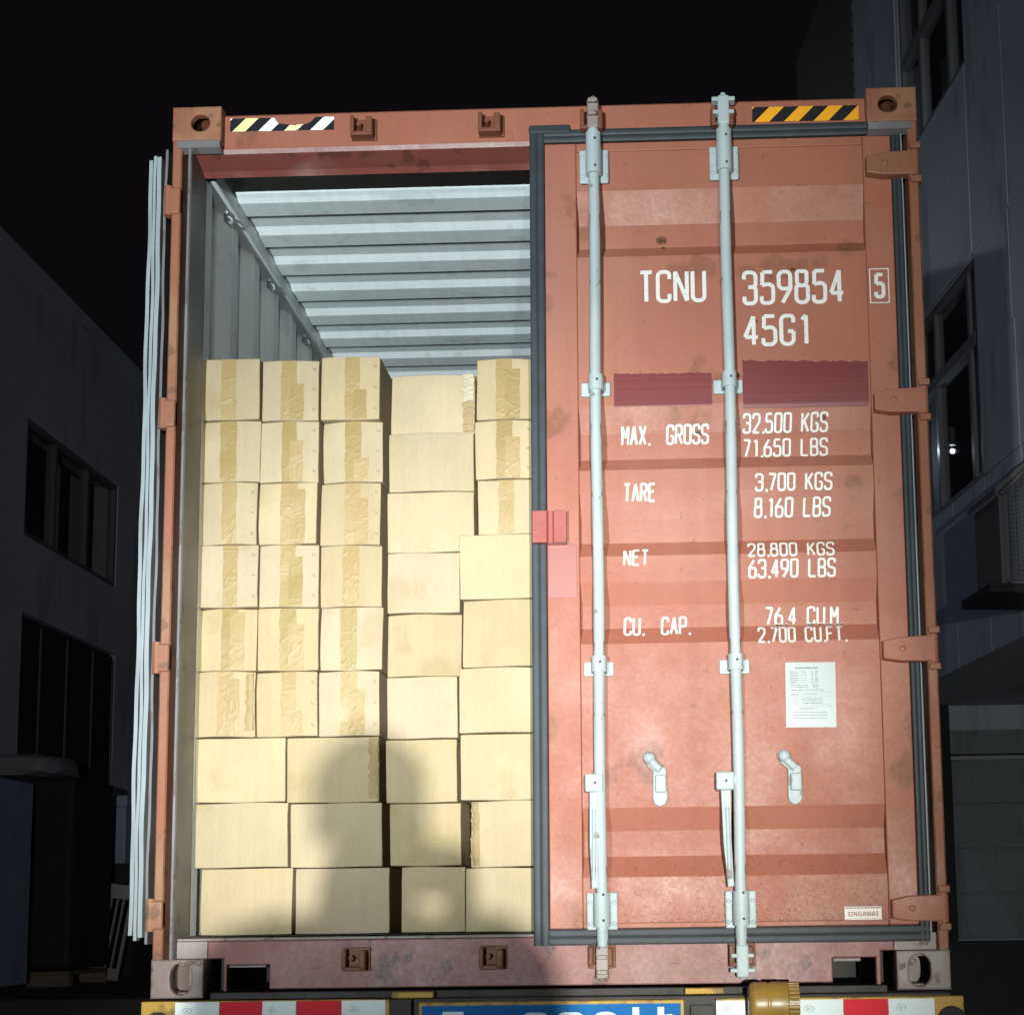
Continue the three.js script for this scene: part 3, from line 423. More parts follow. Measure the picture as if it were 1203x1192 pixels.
function write(c, text, x, y, w, h, weight, slant = 0) {    // fits text into the box x, y, w, h
  const adv = (ch) => ch === '.' ? 0.55 : ch === ' ' ? 1.35 : ch === '1' ? 1.25 : 1.5, total = [...text].reduce((s, ch) => s + adv(ch), 0) - 0.5, sx = w / total, sy = h / 2; let q = x;
  c.lineWidth = weight; c.lineCap = 'butt'; c.lineJoin = 'round';
  for (const ch of text) {
    if (ch === '.') { c.fillRect(q, y + h - weight, weight, weight * 1.1); } else for (const ln of GL[ch] || []) {
      const P = ln.map(([a, b]) => [q + a * sx + slant * (2 - b) * sy, y + weight / 2 + b * (h - weight) / 2]); c.beginPath(); c.moveTo(...P[0]);
      for (let i = 1; i < P.length - 1; i++) c.arcTo(P[i][0], P[i][1], P[i + 1][0], P[i + 1][1], Math.min(sx * 0.42, Math.hypot(P[i][0] - P[i - 1][0], P[i][1] - P[i - 1][1]) * 0.48, Math.hypot(P[i][0] - P[i + 1][0], P[i][1] - P[i + 1][1]) * 0.48)); c.lineTo(...P[P.length - 1]); c.stroke();
    }
    q += adv(ch) * sx;
  }
}
const TX0 = 0.24, TX1 = 1.04, TY0 = 1.06, TY1 = 2.33, PPM = 1500;
const TEXT = [['TCNU', 0.313, 0.520, 2.199, 2.311, 0.0130], ['359854', 0.649, 0.966, 2.184, 2.302, 0.0130], ['45G1', 0.648, 0.853, 2.045, 2.153, 0.0130], ['MAX.  GROSS', 0.246, 0.522, 1.736, 1.801, 0.0074], ['32.500 KGS', 0.638, 0.905, 1.767, 1.829, 0.0074], ['71.650 LBS', 0.636, 0.903, 1.688, 1.750, 0.0074], ['TARE', 0.251, 0.348, 1.542, 1.602, 0.0074], ['3.700 KGS', 0.671, 0.910, 1.566, 1.626, 0.0074], ['8.160 LBS', 0.667, 0.905, 1.488, 1.549, 0.0074], ['NET', 0.248, 0.323, 1.332, 1.389, 0.0074], ['28.800 KGS', 0.642, 0.911, 1.353, 1.405, 0.0068], ['63.490 LBS', 0.643, 0.912, 1.284, 1.347, 0.0074], ['CU.  CAP.', 0.246, 0.450, 1.111, 1.174, 0.0074], ['76.4 CU.M.', 0.693, 0.932, 1.137, 1.199, 0.0074], ['2.700 CU.FT.', 0.668, 0.940, 1.077, 1.134, 0.0070]];
const worn = (c, w, h, seed, n) => { const r = rng(seed); c.globalCompositeOperation = 'destination-out'; for (let i = 0; i < n; i++) { c.globalAlpha = 0.25 + 0.6 * r(); c.beginPath(); c.arc(r() * w, r() * h, 0.5 + r() * 2.2, 0, 7); c.fill(); } c.globalAlpha = 1; c.globalCompositeOperation = 'source-over'; };
const letters = canvasTex(Math.round((TX1 - TX0) * PPM), Math.round((TY1 - TY0) * PPM), (c, w, h) => {
  c.strokeStyle = c.fillStyle = '#d6d3cb';
  for (const [t, x0, x1, y0, y1, k] of TEXT) write(c, t, (x0 - TX0) * PPM, (TY1 - y1) * PPM, (x1 - x0) * PPM, (y1 - y0) * PPM, k * PPM, k < 0.01 ? 0.03 : 0);
  worn(c, w, h, 12, 5200);
});
const letterMat = std({ map: letters, transparent: true, roughness: 0.6 });
for (const [t, x0, x1, y0, y1] of TEXT) onPanel('lettering', x0 - 0.012, x1 + 0.016, y0 - 0.008, y1 + 0.008, letterMat, 0.0020, (x) => (x - TX0) / (TX1 - TX0), (y) => (y - TY0) / (TY1 - TY0));
const flat = (name, x0, x1, y0, y1, z, mat, parent, tilt = 0) => { const g = new THREE.PlaneGeometry(x1 - x0, y1 - y0).rotateZ(tilt).translate((x0 + x1) / 2, (y0 + y1) / 2, z); return raw(name, g, mat, parent); };
flat('lettering', 1.050, 1.117, 2.176, 2.297, FRAME + 0.002, std({ map: canvasTex(134, 242, (c, w, h) => { c.strokeStyle = c.fillStyle = '#d6d3cb'; c.lineWidth = 7; c.strokeRect(7, 7, w - 14, h - 14); write(c, '5', 44, 34, 48, h - 68, 25); worn(c, w, h, 15, 160); }), transparent: true, roughness: 0.6 }), door);
const grime = canvasTex(1404, 300, (c, w, h) => {
  const r = rng(311); for (let i = 0; i < 1700; i++) { const y = h - Math.pow(r(), 2.4) * h, x = r() * w, q = fbm(x / w, 0.3, 9, 3, 41, 3); if (q < 0.42 && y < h * 0.85) continue; c.fillStyle = ['rgba(70,62,40,0.22)', 'rgba(95,86,64,0.22)', 'rgba(52,44,34,0.24)'][i % 3]; c.fillRect(x, y, 1 + r() * 9, 1 + r() * 5); }
});
onPanel('grime', 0.1095, 1.0435, 0.213, 0.412, std({ map: grime, transparent: true, roughness: 0.95 }), 0.0016);
const rustSpots = canvasTex(1024, 1024, (c, w, h) => { const r = rng(77); for (const [x, y, n, s] of [[90, 90, 260, 20], [97, 125, 90, 8], [520, 470, 60, 9], [430, 700, 90, 12], [700, 250, 50, 8], [820, 880, 120, 15], [250, 930, 80, 12]]) for (let i = 0; i < n; i++) { const a = r() * 7, q = Math.pow(r(), 0.7) * s; c.fillStyle = ['rgba(84,48,26,0.5)', 'rgba(110,66,40,0.4)', 'rgba(60,36,24,0.5)'][i % 3]; c.fillRect(x + Math.cos(a) * q * 1.3, y + Math.sin(a) * q * 0.9, 1 + r() * 4, 1 + r() * 4); } });
onPanel('rust_spots', 0.32, 1.03, 1.70, 2.50, std({ map: rustSpots, transparent: true, roughness: 0.95 }), 0.0014);
// data sticker and maker's plate
flat('data_sticker', 0.748, 0.904, 0.808, 1.013, PROUD + 0.0022, std({ map: canvasTex(312, 410, (c, w, h) => {
  c.fillStyle = '#a6adaa'; c.fillRect(0, 0, w, h); const r = rng(77), line = (x0, x1, y, hh, a) => { c.fillStyle = `rgba(40,48,50,${Math.min(1, a * 1.25)})`; let x = x0; while (x < x1) { const l = 3 + r() * 9; c.fillRect(x, y + (r() - 0.5), Math.min(l, x1 - x), hh * (0.7 + 0.5 * r())); x += l + 2 + r() * 2; } };
  line(60, 205, 32, 8, 0.75); for (const y of [56, 69, 82, 98, 111, 124]) { line(28, 78, y, 5, 0.7); line(96, 130, y, 4, 0.4); line(162, 176, y, 6, 0.5); line(186, 202, y, 6, 0.65); } for (const y of [142, 154]) { line(34, 142, y, 5, 0.6); line(170, 205, y, 6, 0.5); } line(34, 240, 172, 5, 0.55);
  c.fillStyle = 'rgba(70,80,82,0.6)'; for (const y of [188, 212, 268, 279]) c.fillRect(24, y, 264, 1.6); line(34, 75, 200, 7, 0.7); line(110, 200, 199, 4, 0.5); for (const y of [226, 239, 254]) { line(36, 70, y, 4, 0.4); line(104, 232, y, 6, 0.55); } line(84, 190, 290, 6, 0.55); for (const y of [314, 331, 349]) line(44, 255, y, 5, 0.55);
}), roughness: 0.35 }), door, -0.01);
mesh('maker_plate', bx(0.909, 1.024, 0.209, 0.253, PROUD - 0.001, PROUD + 0.003, 0.001), M.steel, door);
flat('maker_print', 0.910, 1.023, 0.210, 0.252, PROUD + 0.0036, std({ map: canvasTex(452, 168, (c, w, h) => { c.fillStyle = '#dcd2c6'; c.fillRect(0, 0, w, h); c.fillStyle = '#5d2a26'; c.fillRect(8, 10, w - 16, 12); c.fillStyle = '#7a2422'; c.font = 'bold 78px sans-serif'; c.textAlign = 'center'; c.textBaseline = 'middle'; c.save(); c.translate(w / 2, h * 0.54); c.scale(0.94, 1); c.fillText('SINGAMAS', 0, 0); c.restore(); c.fillStyle = '#a99'; c.fillRect(12, h - 24, w - 24, 8); worn(c, w, h, 19, 240); }), roughness: 0.5, transparent: true }), door);

// ------------------------------------------------------------------ the trailer under it
{
  const t = thing('container_trailer', 'low trailer under the container with red and white reflective bumper', 'trailer', [0, 0, 0]);
  mesh('rear_bolster', bx(-1.2, 1.2, Y0 - 0.24, Y0 - 0.004, -0.25, 0.09, 0.006), M.dirty, t);
  mesh('locating_bar', bx(-1.02, 1.02, Y0 - 0.003, Y0 + 0.018, 0.015, 0.045, 0.004), M.dirty, t);
  for (const [x0, x1, y] of [[-0.46, -0.335, 0.004], [0.415, 0.53, 0.006]]) mesh('batten', bx(x0, x1, Y0 + y - 0.006, Y0 + y + 0.012, 0.05, 0.085, 0.004), M.yellow, t);
  mesh('bumper', bx(-1.207, -0.462, Y0 - 0.20, Y0 - 0.002, 0.091, 0.108, 0.004), M.yellow, t); mesh('bumper', bx(0.505, 1.233, Y0 - 0.20, Y0 - 0.012, 0.091, 0.108, 0.004), M.yellow, t);
  for (const [x, y] of [[-1.155, -0.075], [1.195, -0.082]]) mesh('end_lamp', bar(V(x, Y0 + y, 0.106), V(x, Y0 + y, 0.128), 0.042, 24), M.dark, t);
  const red = () => std({ map: canvasTex(256, 128, (c, w, h) => { c.fillStyle = '#d21428'; c.fillRect(0, 0, w, h); c.fillStyle = 'rgba(255,60,70,0.10)'; for (let x = 0; x < w; x += 8) c.fillRect(x, 0, 3, h); }), roughness: 0.75 });
  const white = std({ map: canvasTex(256, 128, (c, w, h) => { c.fillStyle = '#e2ecea'; c.fillRect(0, 0, w, h); c.fillStyle = 'rgba(190,205,205,0.25)'; for (let x = 0; x < w; x += 8) c.fillRect(x, 0, 3, h); c.strokeStyle = 'rgba(110,118,125,0.8)'; c.lineWidth = 3; c.beginPath(); c.ellipse(70, 62, 26, 20, 0, 0, 7); c.stroke(); c.fillStyle = 'rgba(110,118,125,0.8)'; c.font = 'bold 22px sans-serif'; c.fillText('3C', 56, 70); worn(c, w, h, 91, 60); }), transparent: true, roughness: 0.75 });
  const redMat = red(), tapes = [[-1.103, -0.971, white], [-0.969, -0.843, redMat], [-0.841, -0.741, white], [-0.739, -0.606, redMat], [-0.604, -0.474, white]];
  const tape = (x0, x1, y, m) => { const g = plain(x0, x1, y - 0.052, y, 0.1085, 0.1105); const o = raw('reflective_tape', g, m, t); return o; };
  for (const [a, b, m] of tapes) tape(a, b, Y0 - 0.005, m);
  for (const [a, b, m] of [[0.506, 0.620, white], [0.740, 0.879, white], [0.881, 1.010, redMat], [1.012, 1.146, white]]) tape(a, b, Y0 - 0.018, m);
  mesh('orange_strip', bx(0.881, 1.146, Y0 - 0.082, Y0 - 0.073, 0.1082, 0.110, 0.001), std({ color: new THREE.Color().setRGB(0.6, 0.16, 0.03), roughness: 0.5 }), t);
  mesh('bracket', bx(-0.46, -0.395, Y0 - 0.16, Y0 - 0.004, 0.088, 0.125, 0.005), M.dirty, t); mesh('bracket', bx(0.43, 0.50, Y0 - 0.16, Y0 - 0.03, 0.088, 0.118, 0.005), M.dirty, t);
  const pl = mesh('number_board', bx(-0.376, 0.412, Y0 - 0.30, Y0 - 0.014, 0.091, 0.106, 0.004), M.yellow, t);
  const board = canvasTex(1560, 512, (c, w, h) => {
    c.fillStyle = '#0b62a2'; c.fillRect(0, 0, w, h); const r = rng(23); for (let i = 0; i < 400; i++) { c.fillStyle = r() < 0.5 ? 'rgba(30,140,205,0.10)' : 'rgba(10,70,120,0.10)'; c.fillRect(r() * w, r() * h, 20 + r() * 120, 2 + r() * 10); }
    c.strokeStyle = c.fillStyle = '#dfe8ee'; write(c, '5', 110, 34, 150, 400, 62); write(c, '6', 420, 44, 120, 390, 54); write(c, '0', 620, 44, 130, 390, 54); write(c, '0', 830, 44, 130, 390, 54); write(c, '9', 1040, 44, 130, 390, 54);
    c.lineWidth = 40; for (const [a, b, d, e] of [[1290, 20, 1290, 440], [1240, 110, 1350, 90], [1240, 260, 1350, 220], [1440, 20, 1440, 440], [1380, 90, 1510, 80], [1380, 210, 1510, 200], [1370, 420, 1520, 410]]) { c.beginPath(); c.moveTo(a, b); c.lineTo(d, e); c.stroke(); } worn(c, w, h, 29, 500);
  });
  flat('number_print', -0.366, 0.402, Y0 - 0.29, Y0 - 0.024, 0.1068, std({ map: board, roughness: 0.85, transparent: true }), pl);
  // amber marker lamp: drum with a knurled end
  const drum = new THREE.LatheGeometry([[0, 0], [0.045, 0], [0.058, 0.008], [0.062, 0.02], [0.062, 0.052], [0.059, 0.055], [0.059, 0.062], [0.062, 0.065], [0.062, 0.112], [0.056, 0.114], [0, 0.114]].map(([a, b]) => new THREE.Vector2(a, b)), 40).rotateZ(-Math.PI / 2).translate(0.598, Y0 - 0.024, 0.165);
  const lamp = mesh('marker_lamp', drum, M.amber, t), teeth = [];
  for (let i = 0; i < 26; i++) teeth.push(bx(0.712, 0.744, 0.044, 0.061, -0.0045, 0.0045, 0.002).rotateX(i / 26 * Math.PI * 2).translate(0, Y0 - 0.024, 0.165));
  teeth.push(bar(V(0.712, Y0 - 0.024, 0.165), V(0.742, Y0 - 0.024, 0.165), 0.048, 24));
  mesh('knurled_cap', teeth, M.amber, lamp);
  mesh('lamp_mount', bx(0.64, 0.70, Y0 - 0.12, Y0 - 0.02, 0.106, 0.13, 0.004), M.dirty, t);
  for (const sx of [-1, 1]) mesh('chassis_beam', [bx(sx * 0.55, sx * 0.41, Y0 - 0.05, Y0 - 0.005, -12, -0.255), bx(sx * 0.485, sx * 0.475, Y0 - 0.4, Y0 - 0.05, -12, -0.255), bx(sx * 0.55, sx * 0.41, Y0 - 0.44, Y0 - 0.4, -12, -0.255)], M.dirty, t);
  for (const z of [-1.7, -3.0]) { mesh('axle', bar(V(-1.0, 0.5, z), V(1.0, 0.5, z), 0.06, 14), M.dirty, t); for (const sx of [-1, 1]) { const w = mesh('wheel', new THREE.TorusGeometry(0.36, 0.14, 12, 36).rotateY(Math.PI / 2).translate(sx * 1.0, 0.5, z), M.rubber, t); mesh('rim', bar(V(sx * 0.93, 0.5, z), V(sx * 1.07, 0.5, z), 0.24, 24), M.steel, w); } }
}

// ------------------------------------------------------------------ the cartons
const cardMap = colorTex(1024, (u, v) => {
  const fl = 0.5 + 0.5 * Math.sin(u * Math.PI * 2 * 95), fib = fbm(u, v, 220, 40, 1001, 2), l = fbm(u, v, 4, 4, 1003, 5), st = fbm(u, v, 40, 2, 1007, 3);
  const k = 0.93 + 0.025 * fl * step(0.4, 0.7, l) + 0.10 * (fib - 0.5) + 0.16 * (l - 0.45) + 0.08 * (st - 0.5);
  let c = [0.440 * k, 0.352 * k, 0.212 * k]; const sp = vnoise(u, v, 256, 256, 1011); if (sp > 0.975) c = c.map((x) => x * 0.82);
  return mix3(c, [0.36 * k, 0.28 * k, 0.13 * k], 0.45 * step(0.60, 0.80, fbm(u, v, 5, 5, 1013, 5)));
});
const cardBump = greyTex(512, (u, v) => 0.35 * (0.5 + 0.5 * Math.sin(u * Math.PI * 2 * 95)) + 0.65 * fbm(u, v, 6, 6, 1021, 5));
const creaseBump = greyTex(512, (u, v) => { let t = 0; for (let k = 0; k < 5; k++) { const a = fbm(u, v, 4 + k, 4 + k, 1031 + 9 * k, 3); t += Math.max(0, 1 - Math.abs(a - 0.5) * 26) * (k % 2 ? 0.3 : 0.5); } return clamp(t); });
const cardMats = [[1, 1, 1], [0.93, 0.93, 0.94], [1.05, 1.03, 1.0], [0.97, 0.95, 0.88], [1.0, 0.98, 1.05], [0.90, 0.88, 0.84]].map((c) => std({ map: tile(cardMap, 0.62), color: new THREE.Color().setRGB(...c), roughness: 0.82, bumpMap: tile(cardBump, 0.62), bumpScale: 0.0011 }));
const tapeMats = [[0.315, 0.222, 0.085], [0.285, 0.205, 0.070], [0.335, 0.235, 0.098]].map((c, i) => new THREE.MeshPhysicalMaterial({ color: new THREE.Color().setRGB(...c), roughness: 0.5, bumpMap: tile(creaseBump, 0.5 + 0.1 * i), bumpScale: 0.0012 }));
const tornMat = std({ map: tile(cardMap, 0.4), color: new THREE.Color().setRGB(0.84, 0.77, 0.64), roughness: 0.9 });
function cartonGeo(w, h, d, r, seed) {
  const n = 10, g = new THREE.BoxGeometry(1, 1, 1, n, n, n), p = g.attributes.position, R = rng(seed), rad = 0.0035;
  const along = (t, half) => { const i = Math.round((t + 0.5) * n); if (i === 0) return -half; if (i === n) return half; if (i === 1) return -half + rad; if (i === n - 1) return half - rad; return mix(-half + rad, half - rad, (i - 1) / (n - 2)); };
  const bulge = 0.001 + 0.004 * R(), skew = (R() - 0.5) * 0.006, dent = [R() * 2 - 1, R() * 2 - 1, 0.006 * R()], cr = [R(), R(), R(), R()].map((q) => q * q * 0.010), ph = R() * 6;
  for (let i = 0; i < p.count; i++) {
    let x = along(p.getX(i), w / 2), y = along(p.getY(i), h / 2), z = along(p.getZ(i), d / 2);
    const cx = clamp(x, -w / 2 + rad, w / 2 - rad), cy = clamp(y, -h / 2 + rad, h / 2 - rad), cz = clamp(z, -d / 2 + rad, d / 2 - rad), dx = x - cx, dy = y - cy, dz = z - cz, l = Math.hypot(dx, dy, dz);
    if (l > rad) { x = cx + dx / l * rad; y = cy + dy / l * rad; z = cz + dz / l * rad; }
    const u = 2 * x / w, v = 2 * y / h, f = clamp(z / d + 0.5);
    z += f * (bulge * (1 - u * u) * (1 - v * v) + skew * u * 0.5 - dent[2] * Math.exp(-6 * ((u - dent[0]) ** 2 + (v - dent[1]) ** 2)) - cr[(u > 0 ? 1 : 0) + (v > 0 ? 2 : 0)] * Math.max(0, Math.abs(u) + Math.abs(v) - 1.5) * 2);
    x += (1 - v * v) * 0.0012 * Math.sin(ph + 3 * u) + 0.0012 * Math.sin(v * 2 + ph); y += Math.abs(v) > 0.9 ? 0.0012 * Math.sin(u * 3 + ph * 2) - (v > 0 ? 0.002 * Math.abs(u) : 0) : 0;
    p.setXYZ(i, x, y, z);
  }
  g.computeVertexNormals();
  const smooth = mergeVertices((() => { g.deleteAttribute('uv'); g.deleteAttribute('normal'); return g; })(), 1e-5); smooth.computeVertexNormals();
  return { g: smooth.toNonIndexed(), front: (x, y) => { const u = 2 * x / w, v = 2 * y / h; return d / 2 + bulge * (1 - u * u) * (1 - v * v) + skew * u * 0.5 - dent[2] * Math.exp(-6 * ((u - dent[0]) ** 2 + (v - dent[1]) ** 2)) - cr[(u > 0 ? 1 : 0) + (v > 0 ? 2 : 0)] * Math.max(0, Math.abs(u) + Math.abs(v) - 1.5) * 2; } };
}
function strip(front, x0, x1, y0, y1, off, seed) {     // a thin sheet lying on a carton's front
  const nx = 4, ny = 14, P = [], U = [], I = [], R = rng(seed), o = R() * 3, ph = R() * 6;
  for (let j = 0; j <= ny; j++) for (let i = 0; i <= nx; i++) { const y = mix(y0, y1, j / ny), x = mix(x0, x1, i / nx) + (i === 0 || i === nx ? 0.0012 * Math.sin(y * 60 + ph + i) : 0); P.push(x, y, front(x, y) + off + (i > 0 && i < nx ? 0.0004 * Math.sin(9 * j + 4 * i + ph) : 0)); U.push(x + o, y + o * 1.7); }
  for (let j = 0; j < ny; j++) for (let i = 0; i < nx; i++) { const k = j * (nx + 1) + i; I.push(k, k + 1, k + nx + 2, k, k + nx + 2, k + nx + 1); }
  const g = new THREE.BufferGeometry(); g.setAttribute('position', new THREE.Float32BufferAttribute(P, 3)); g.setAttribute('uv', new THREE.Float32BufferAttribute(U, 2)); g.setIndex(I); g.computeVertexNormals(); return g.toNonIndexed();
}
const CARTONS = [   // stack, row from the top, x0, x1, bottom, top, taped, staples
  ['a', 1, -1.165, -0.971, 1.895, 2.107, 1, 0], ['a', 2, -1.164, -0.966, 1.683, 1.893, 1, 0], ['a', 3, -1.167, -0.972, 1.469, 1.681, 1, 1], ['a', 4, -1.165, -0.966, 1.257, 1.467, 1, 1], ['a', 5, -1.169, -0.968, 1.047, 1.255, 1, 0], ['a', 6, -1.172, -0.971, 0.828, 1.045, 1, 1],
  ['b', 1, -0.962, -0.772, 1.888, 2.098, 1, 1], ['b', 2, -0.962, -0.768, 1.676, 1.886, 1, 1], ['b', 3, -0.965, -0.772, 1.465, 1.674, 1, 0], ['b', 4, -0.960, -0.764, 1.253, 1.463, 1, 1], ['b', 5, -0.961, -0.761, 1.042, 1.251, 1, 0], ['b', 6, -0.965, -0.764, 0.826, 1.040, 1, 1],
  ['c', 1, -0.763, -0.566, 1.886, 2.105, 1, 1], ['c', 2, -0.758, -0.558, 1.675, 1.884, 1, 1], ['c', 3, -0.761, -0.562, 1.461, 1.673, 1, 1], ['c', 4, -0.758, -0.555, 1.252, 1.459, 1, 0], ['c', 5, -0.756, -0.552, 1.040, 1.250, 1, 0], ['c', 6, -0.757, -0.558, 0.824, 1.038, 1, 1],
  ['d', 7, -1.162, -0.868, 0.614, 0.824, 0, 0], ['e', 7, -0.860, -0.558, 0.609, 0.822, 0, 0], ['d', 8, -1.155, -0.853, 0.403, 0.612, 0, 0], ['e', 8, -0.844, -0.547, 0.400, 0.607, 0, 0], ['d', 9, -1.136, -0.839, 0.187, 0.401, 0, 0], ['e', 9, -0.829, -0.526, 0.187, 0.398, 0, 0],
  ['f', 1, -0.532, -0.252, 1.840, 2.045, 0, 0], ['f', 2, -0.535, -0.252, 1.637, 1.838, 0, 0], ['f', 3, -0.537, -0.249, 1.430, 1.635, 0, 0], ['f', 4, -0.535, -0.296, 1.226, 1.428, 0, 0], ['f', 5, -0.534, -0.290, 1.017, 1.224, 0, 0], ['f', 6, -0.533, -0.303, 0.812, 1.015, 0, 0], ['f', 7, -0.537, -0.305, 0.604, 0.810, 0, 0], ['f', 8, -0.523, -0.292, 0.401, 0.602, 0, 0], ['f', 9, -0.490, -0.284, 0.187, 0.399, 0, 0],
  ['g', 1, -0.240, -0.050, 1.876, 2.086, 1, 0], ['g', 2, -0.246, -0.054, 1.674, 1.874, 1, 1], ['g', 3, -0.238, -0.045, 1.487, 1.672, 1, 0], ['g', 4, -0.298, 0.002, 1.268, 1.485, 0, 0], ['g', 5, -0.286, 0.010, 1.043, 1.266, 0, 0], ['g', 6, -0.298, 0.005, 0.827, 1.041, 0, 0], ['g', 7, -0.296, 0.008, 0.609, 0.825, 0, 0], ['g', 8, -0.261, 0.012, 0.394, 0.607, 0, 0], ['g', 9, -0.278, 0.014, 0.187, 0.392, 0, 0],
];
const ORD = ['', 'top', 'second', 'third', 'fourth', 'fifth', 'sixth', 'seventh', 'eighth', 'bottom'];
const STACK = { a: 'leftmost stack against the container wall', b: 'second stack from the left', c: 'third stack from the left', f: 'middle stack right of the gap', g: 'stack next to the closed door' };
const NOTE = { a6: 'creased', e7: 'torn', f1: 'torn', g8: 'frayed', b3: 'crumpled' };
CARTONS.forEach(([s, row, x0, x1, y0, y1, taped, staples], i) => {
  const R = rng(4000 + i * 17), w = x1 - x0, h = y1 - y0, d = taped ? 0.30 : 0.34, zf = (s === 'f' && row === 1 ? -0.225 : s === 'f' && row === 9 ? -0.235 : -0.195 - 0.018 * R());
  const adj = NOTE[s + row] ? NOTE[s + row] + ' ' : '';
  const label = s === 'd' || s === 'e' ? `${adj}plain wide carton in the ${['third lowest', 'second lowest', 'lowest'][row - 7]} row, ${s === 'd' ? 'against the left container wall' : 'second from the left container wall'}` : `${adj}${taped ? 'taped' : 'plain'} brown carton, ${ORD[row]}${row === 1 || row === 9 ? '' : ' from top'} of the ${STACK[s]}`;
  const t = thing('carton', label, 'carton', [(x0 + x1) / 2, Y0 + y0, zf - d / 2], (R() - 0.5) * 0.02, 'cartons stacked inside the container');
  const { g, front } = cartonGeo(w, h, d, R, 7000 + i), up = h / 2;
  const b = mesh('carton_body', g.translate(0, up, 0), cardMats[Math.floor(R() * cardMats.length)], t);
  const uv = b.geometry.attributes.uv, ou = R() * 5, ov = R() * 5; for (let k = 0; k < uv.count; k++) uv.setXY(k, uv.getX(k) + ou, uv.getY(k) + ov);
  if (taped) {
    const c = (R() - 0.5) * 0.02, tw = 0.024 + 0.004 * R(), tp = strip(front, c - tw, c + tw, -h / 2 + 0.002, h / 2 - 0.002, 0.0009, 50 + i); raw('packing_tape', tp.translate(0, up, 0), tapeMats[i % 3], t);
    if (R() < 0.35) raw('packing_tape', strip(front, c + tw * 0.1, c + tw * 1.9, -h / 2 + 0.002, h * (R() - 0.2) * 0.6, 0.0016, 90 + i).translate(0, up, 0), tapeMats[(i + 1) % 3], t);
  }
  if (staples) for (const k of [0.17, 0.5, 0.83]) { const x = w / 2 - 0.013 - 0.004 * R(), y = k * h; mesh('staple', [bar(V(x - 0.006, y - 0.004, front(x, y - up) + 0.0012), V(x + 0.006, y + 0.004, front(x, y - up) + 0.0012), 0.0011, 6), bar(V(x - 0.005, y + 0.005, front(x, y - up) + 0.0012), V(x + 0.005, y - 0.005, front(x, y - up) + 0.0012), 0.0009, 6)], M.staple, t); }
  const flap = (xa, xb, ya, yb, lift, mat = tornMat, seed = 1) => {        // torn ply standing off the front face
    const n = 14, P = [], I = [], Q = rng(seed + i); for (let j = 0; j <= n; j++) { const y = mix(ya, yb, j / n), l = xa + (Q() - 0.5) * 0.012, r2 = xb + (Q() - 0.5) * 0.005, z = d / 2 + 0.002 + lift * (0.5 + 0.5 * Q()); P.push(l, y + up, d / 2 + 0.0022, (l + r2) / 2, y + up, z, r2, y + up, d / 2 + 0.0035 + lift * 0.4 * Q()); if (j) { const k = j * 3 - 3; I.push(k, k + 1, k + 4, k, k + 4, k + 3, k + 1, k + 2, k + 5, k + 1, k + 5, k + 4); } }
    const f = new THREE.BufferGeometry(); f.setAttribute('position', new THREE.Float32BufferAttribute(P, 3)); f.setIndex(I); mesh('torn_flap', f, mat, t);
  };
  if (s + row === 'e7') flap(w / 2 - 0.034, w / 2 - 0.002, -h / 2 + 0.01, h / 2 - 0.006, 0.012);
  if (s + row === 'f1') { flap(w / 2 - 0.036, w / 2 - 0.002, 0.005, h / 2 - 0.004, 0.014, std({ color: new THREE.Color().setRGB(0.50, 0.44, 0.32), roughness: 0.9 })); flap(w / 2 - 0.040, w / 2 - 0.006, -h / 2 + 0.004, 0.003, 0.010, tornMat, 9); }
  if (s + row === 'g8') flap(-w / 2 + 0.002, -w / 2 + 0.026, -h / 2 + 0.004, h / 2 - 0.004, 0.014);
  if (s + row === 'a6') flap(w / 2 - 0.030, w / 2 - 0.004, -h / 2 + 0.02, h / 2 - 0.01, 0.008, tornMat, 4);
});

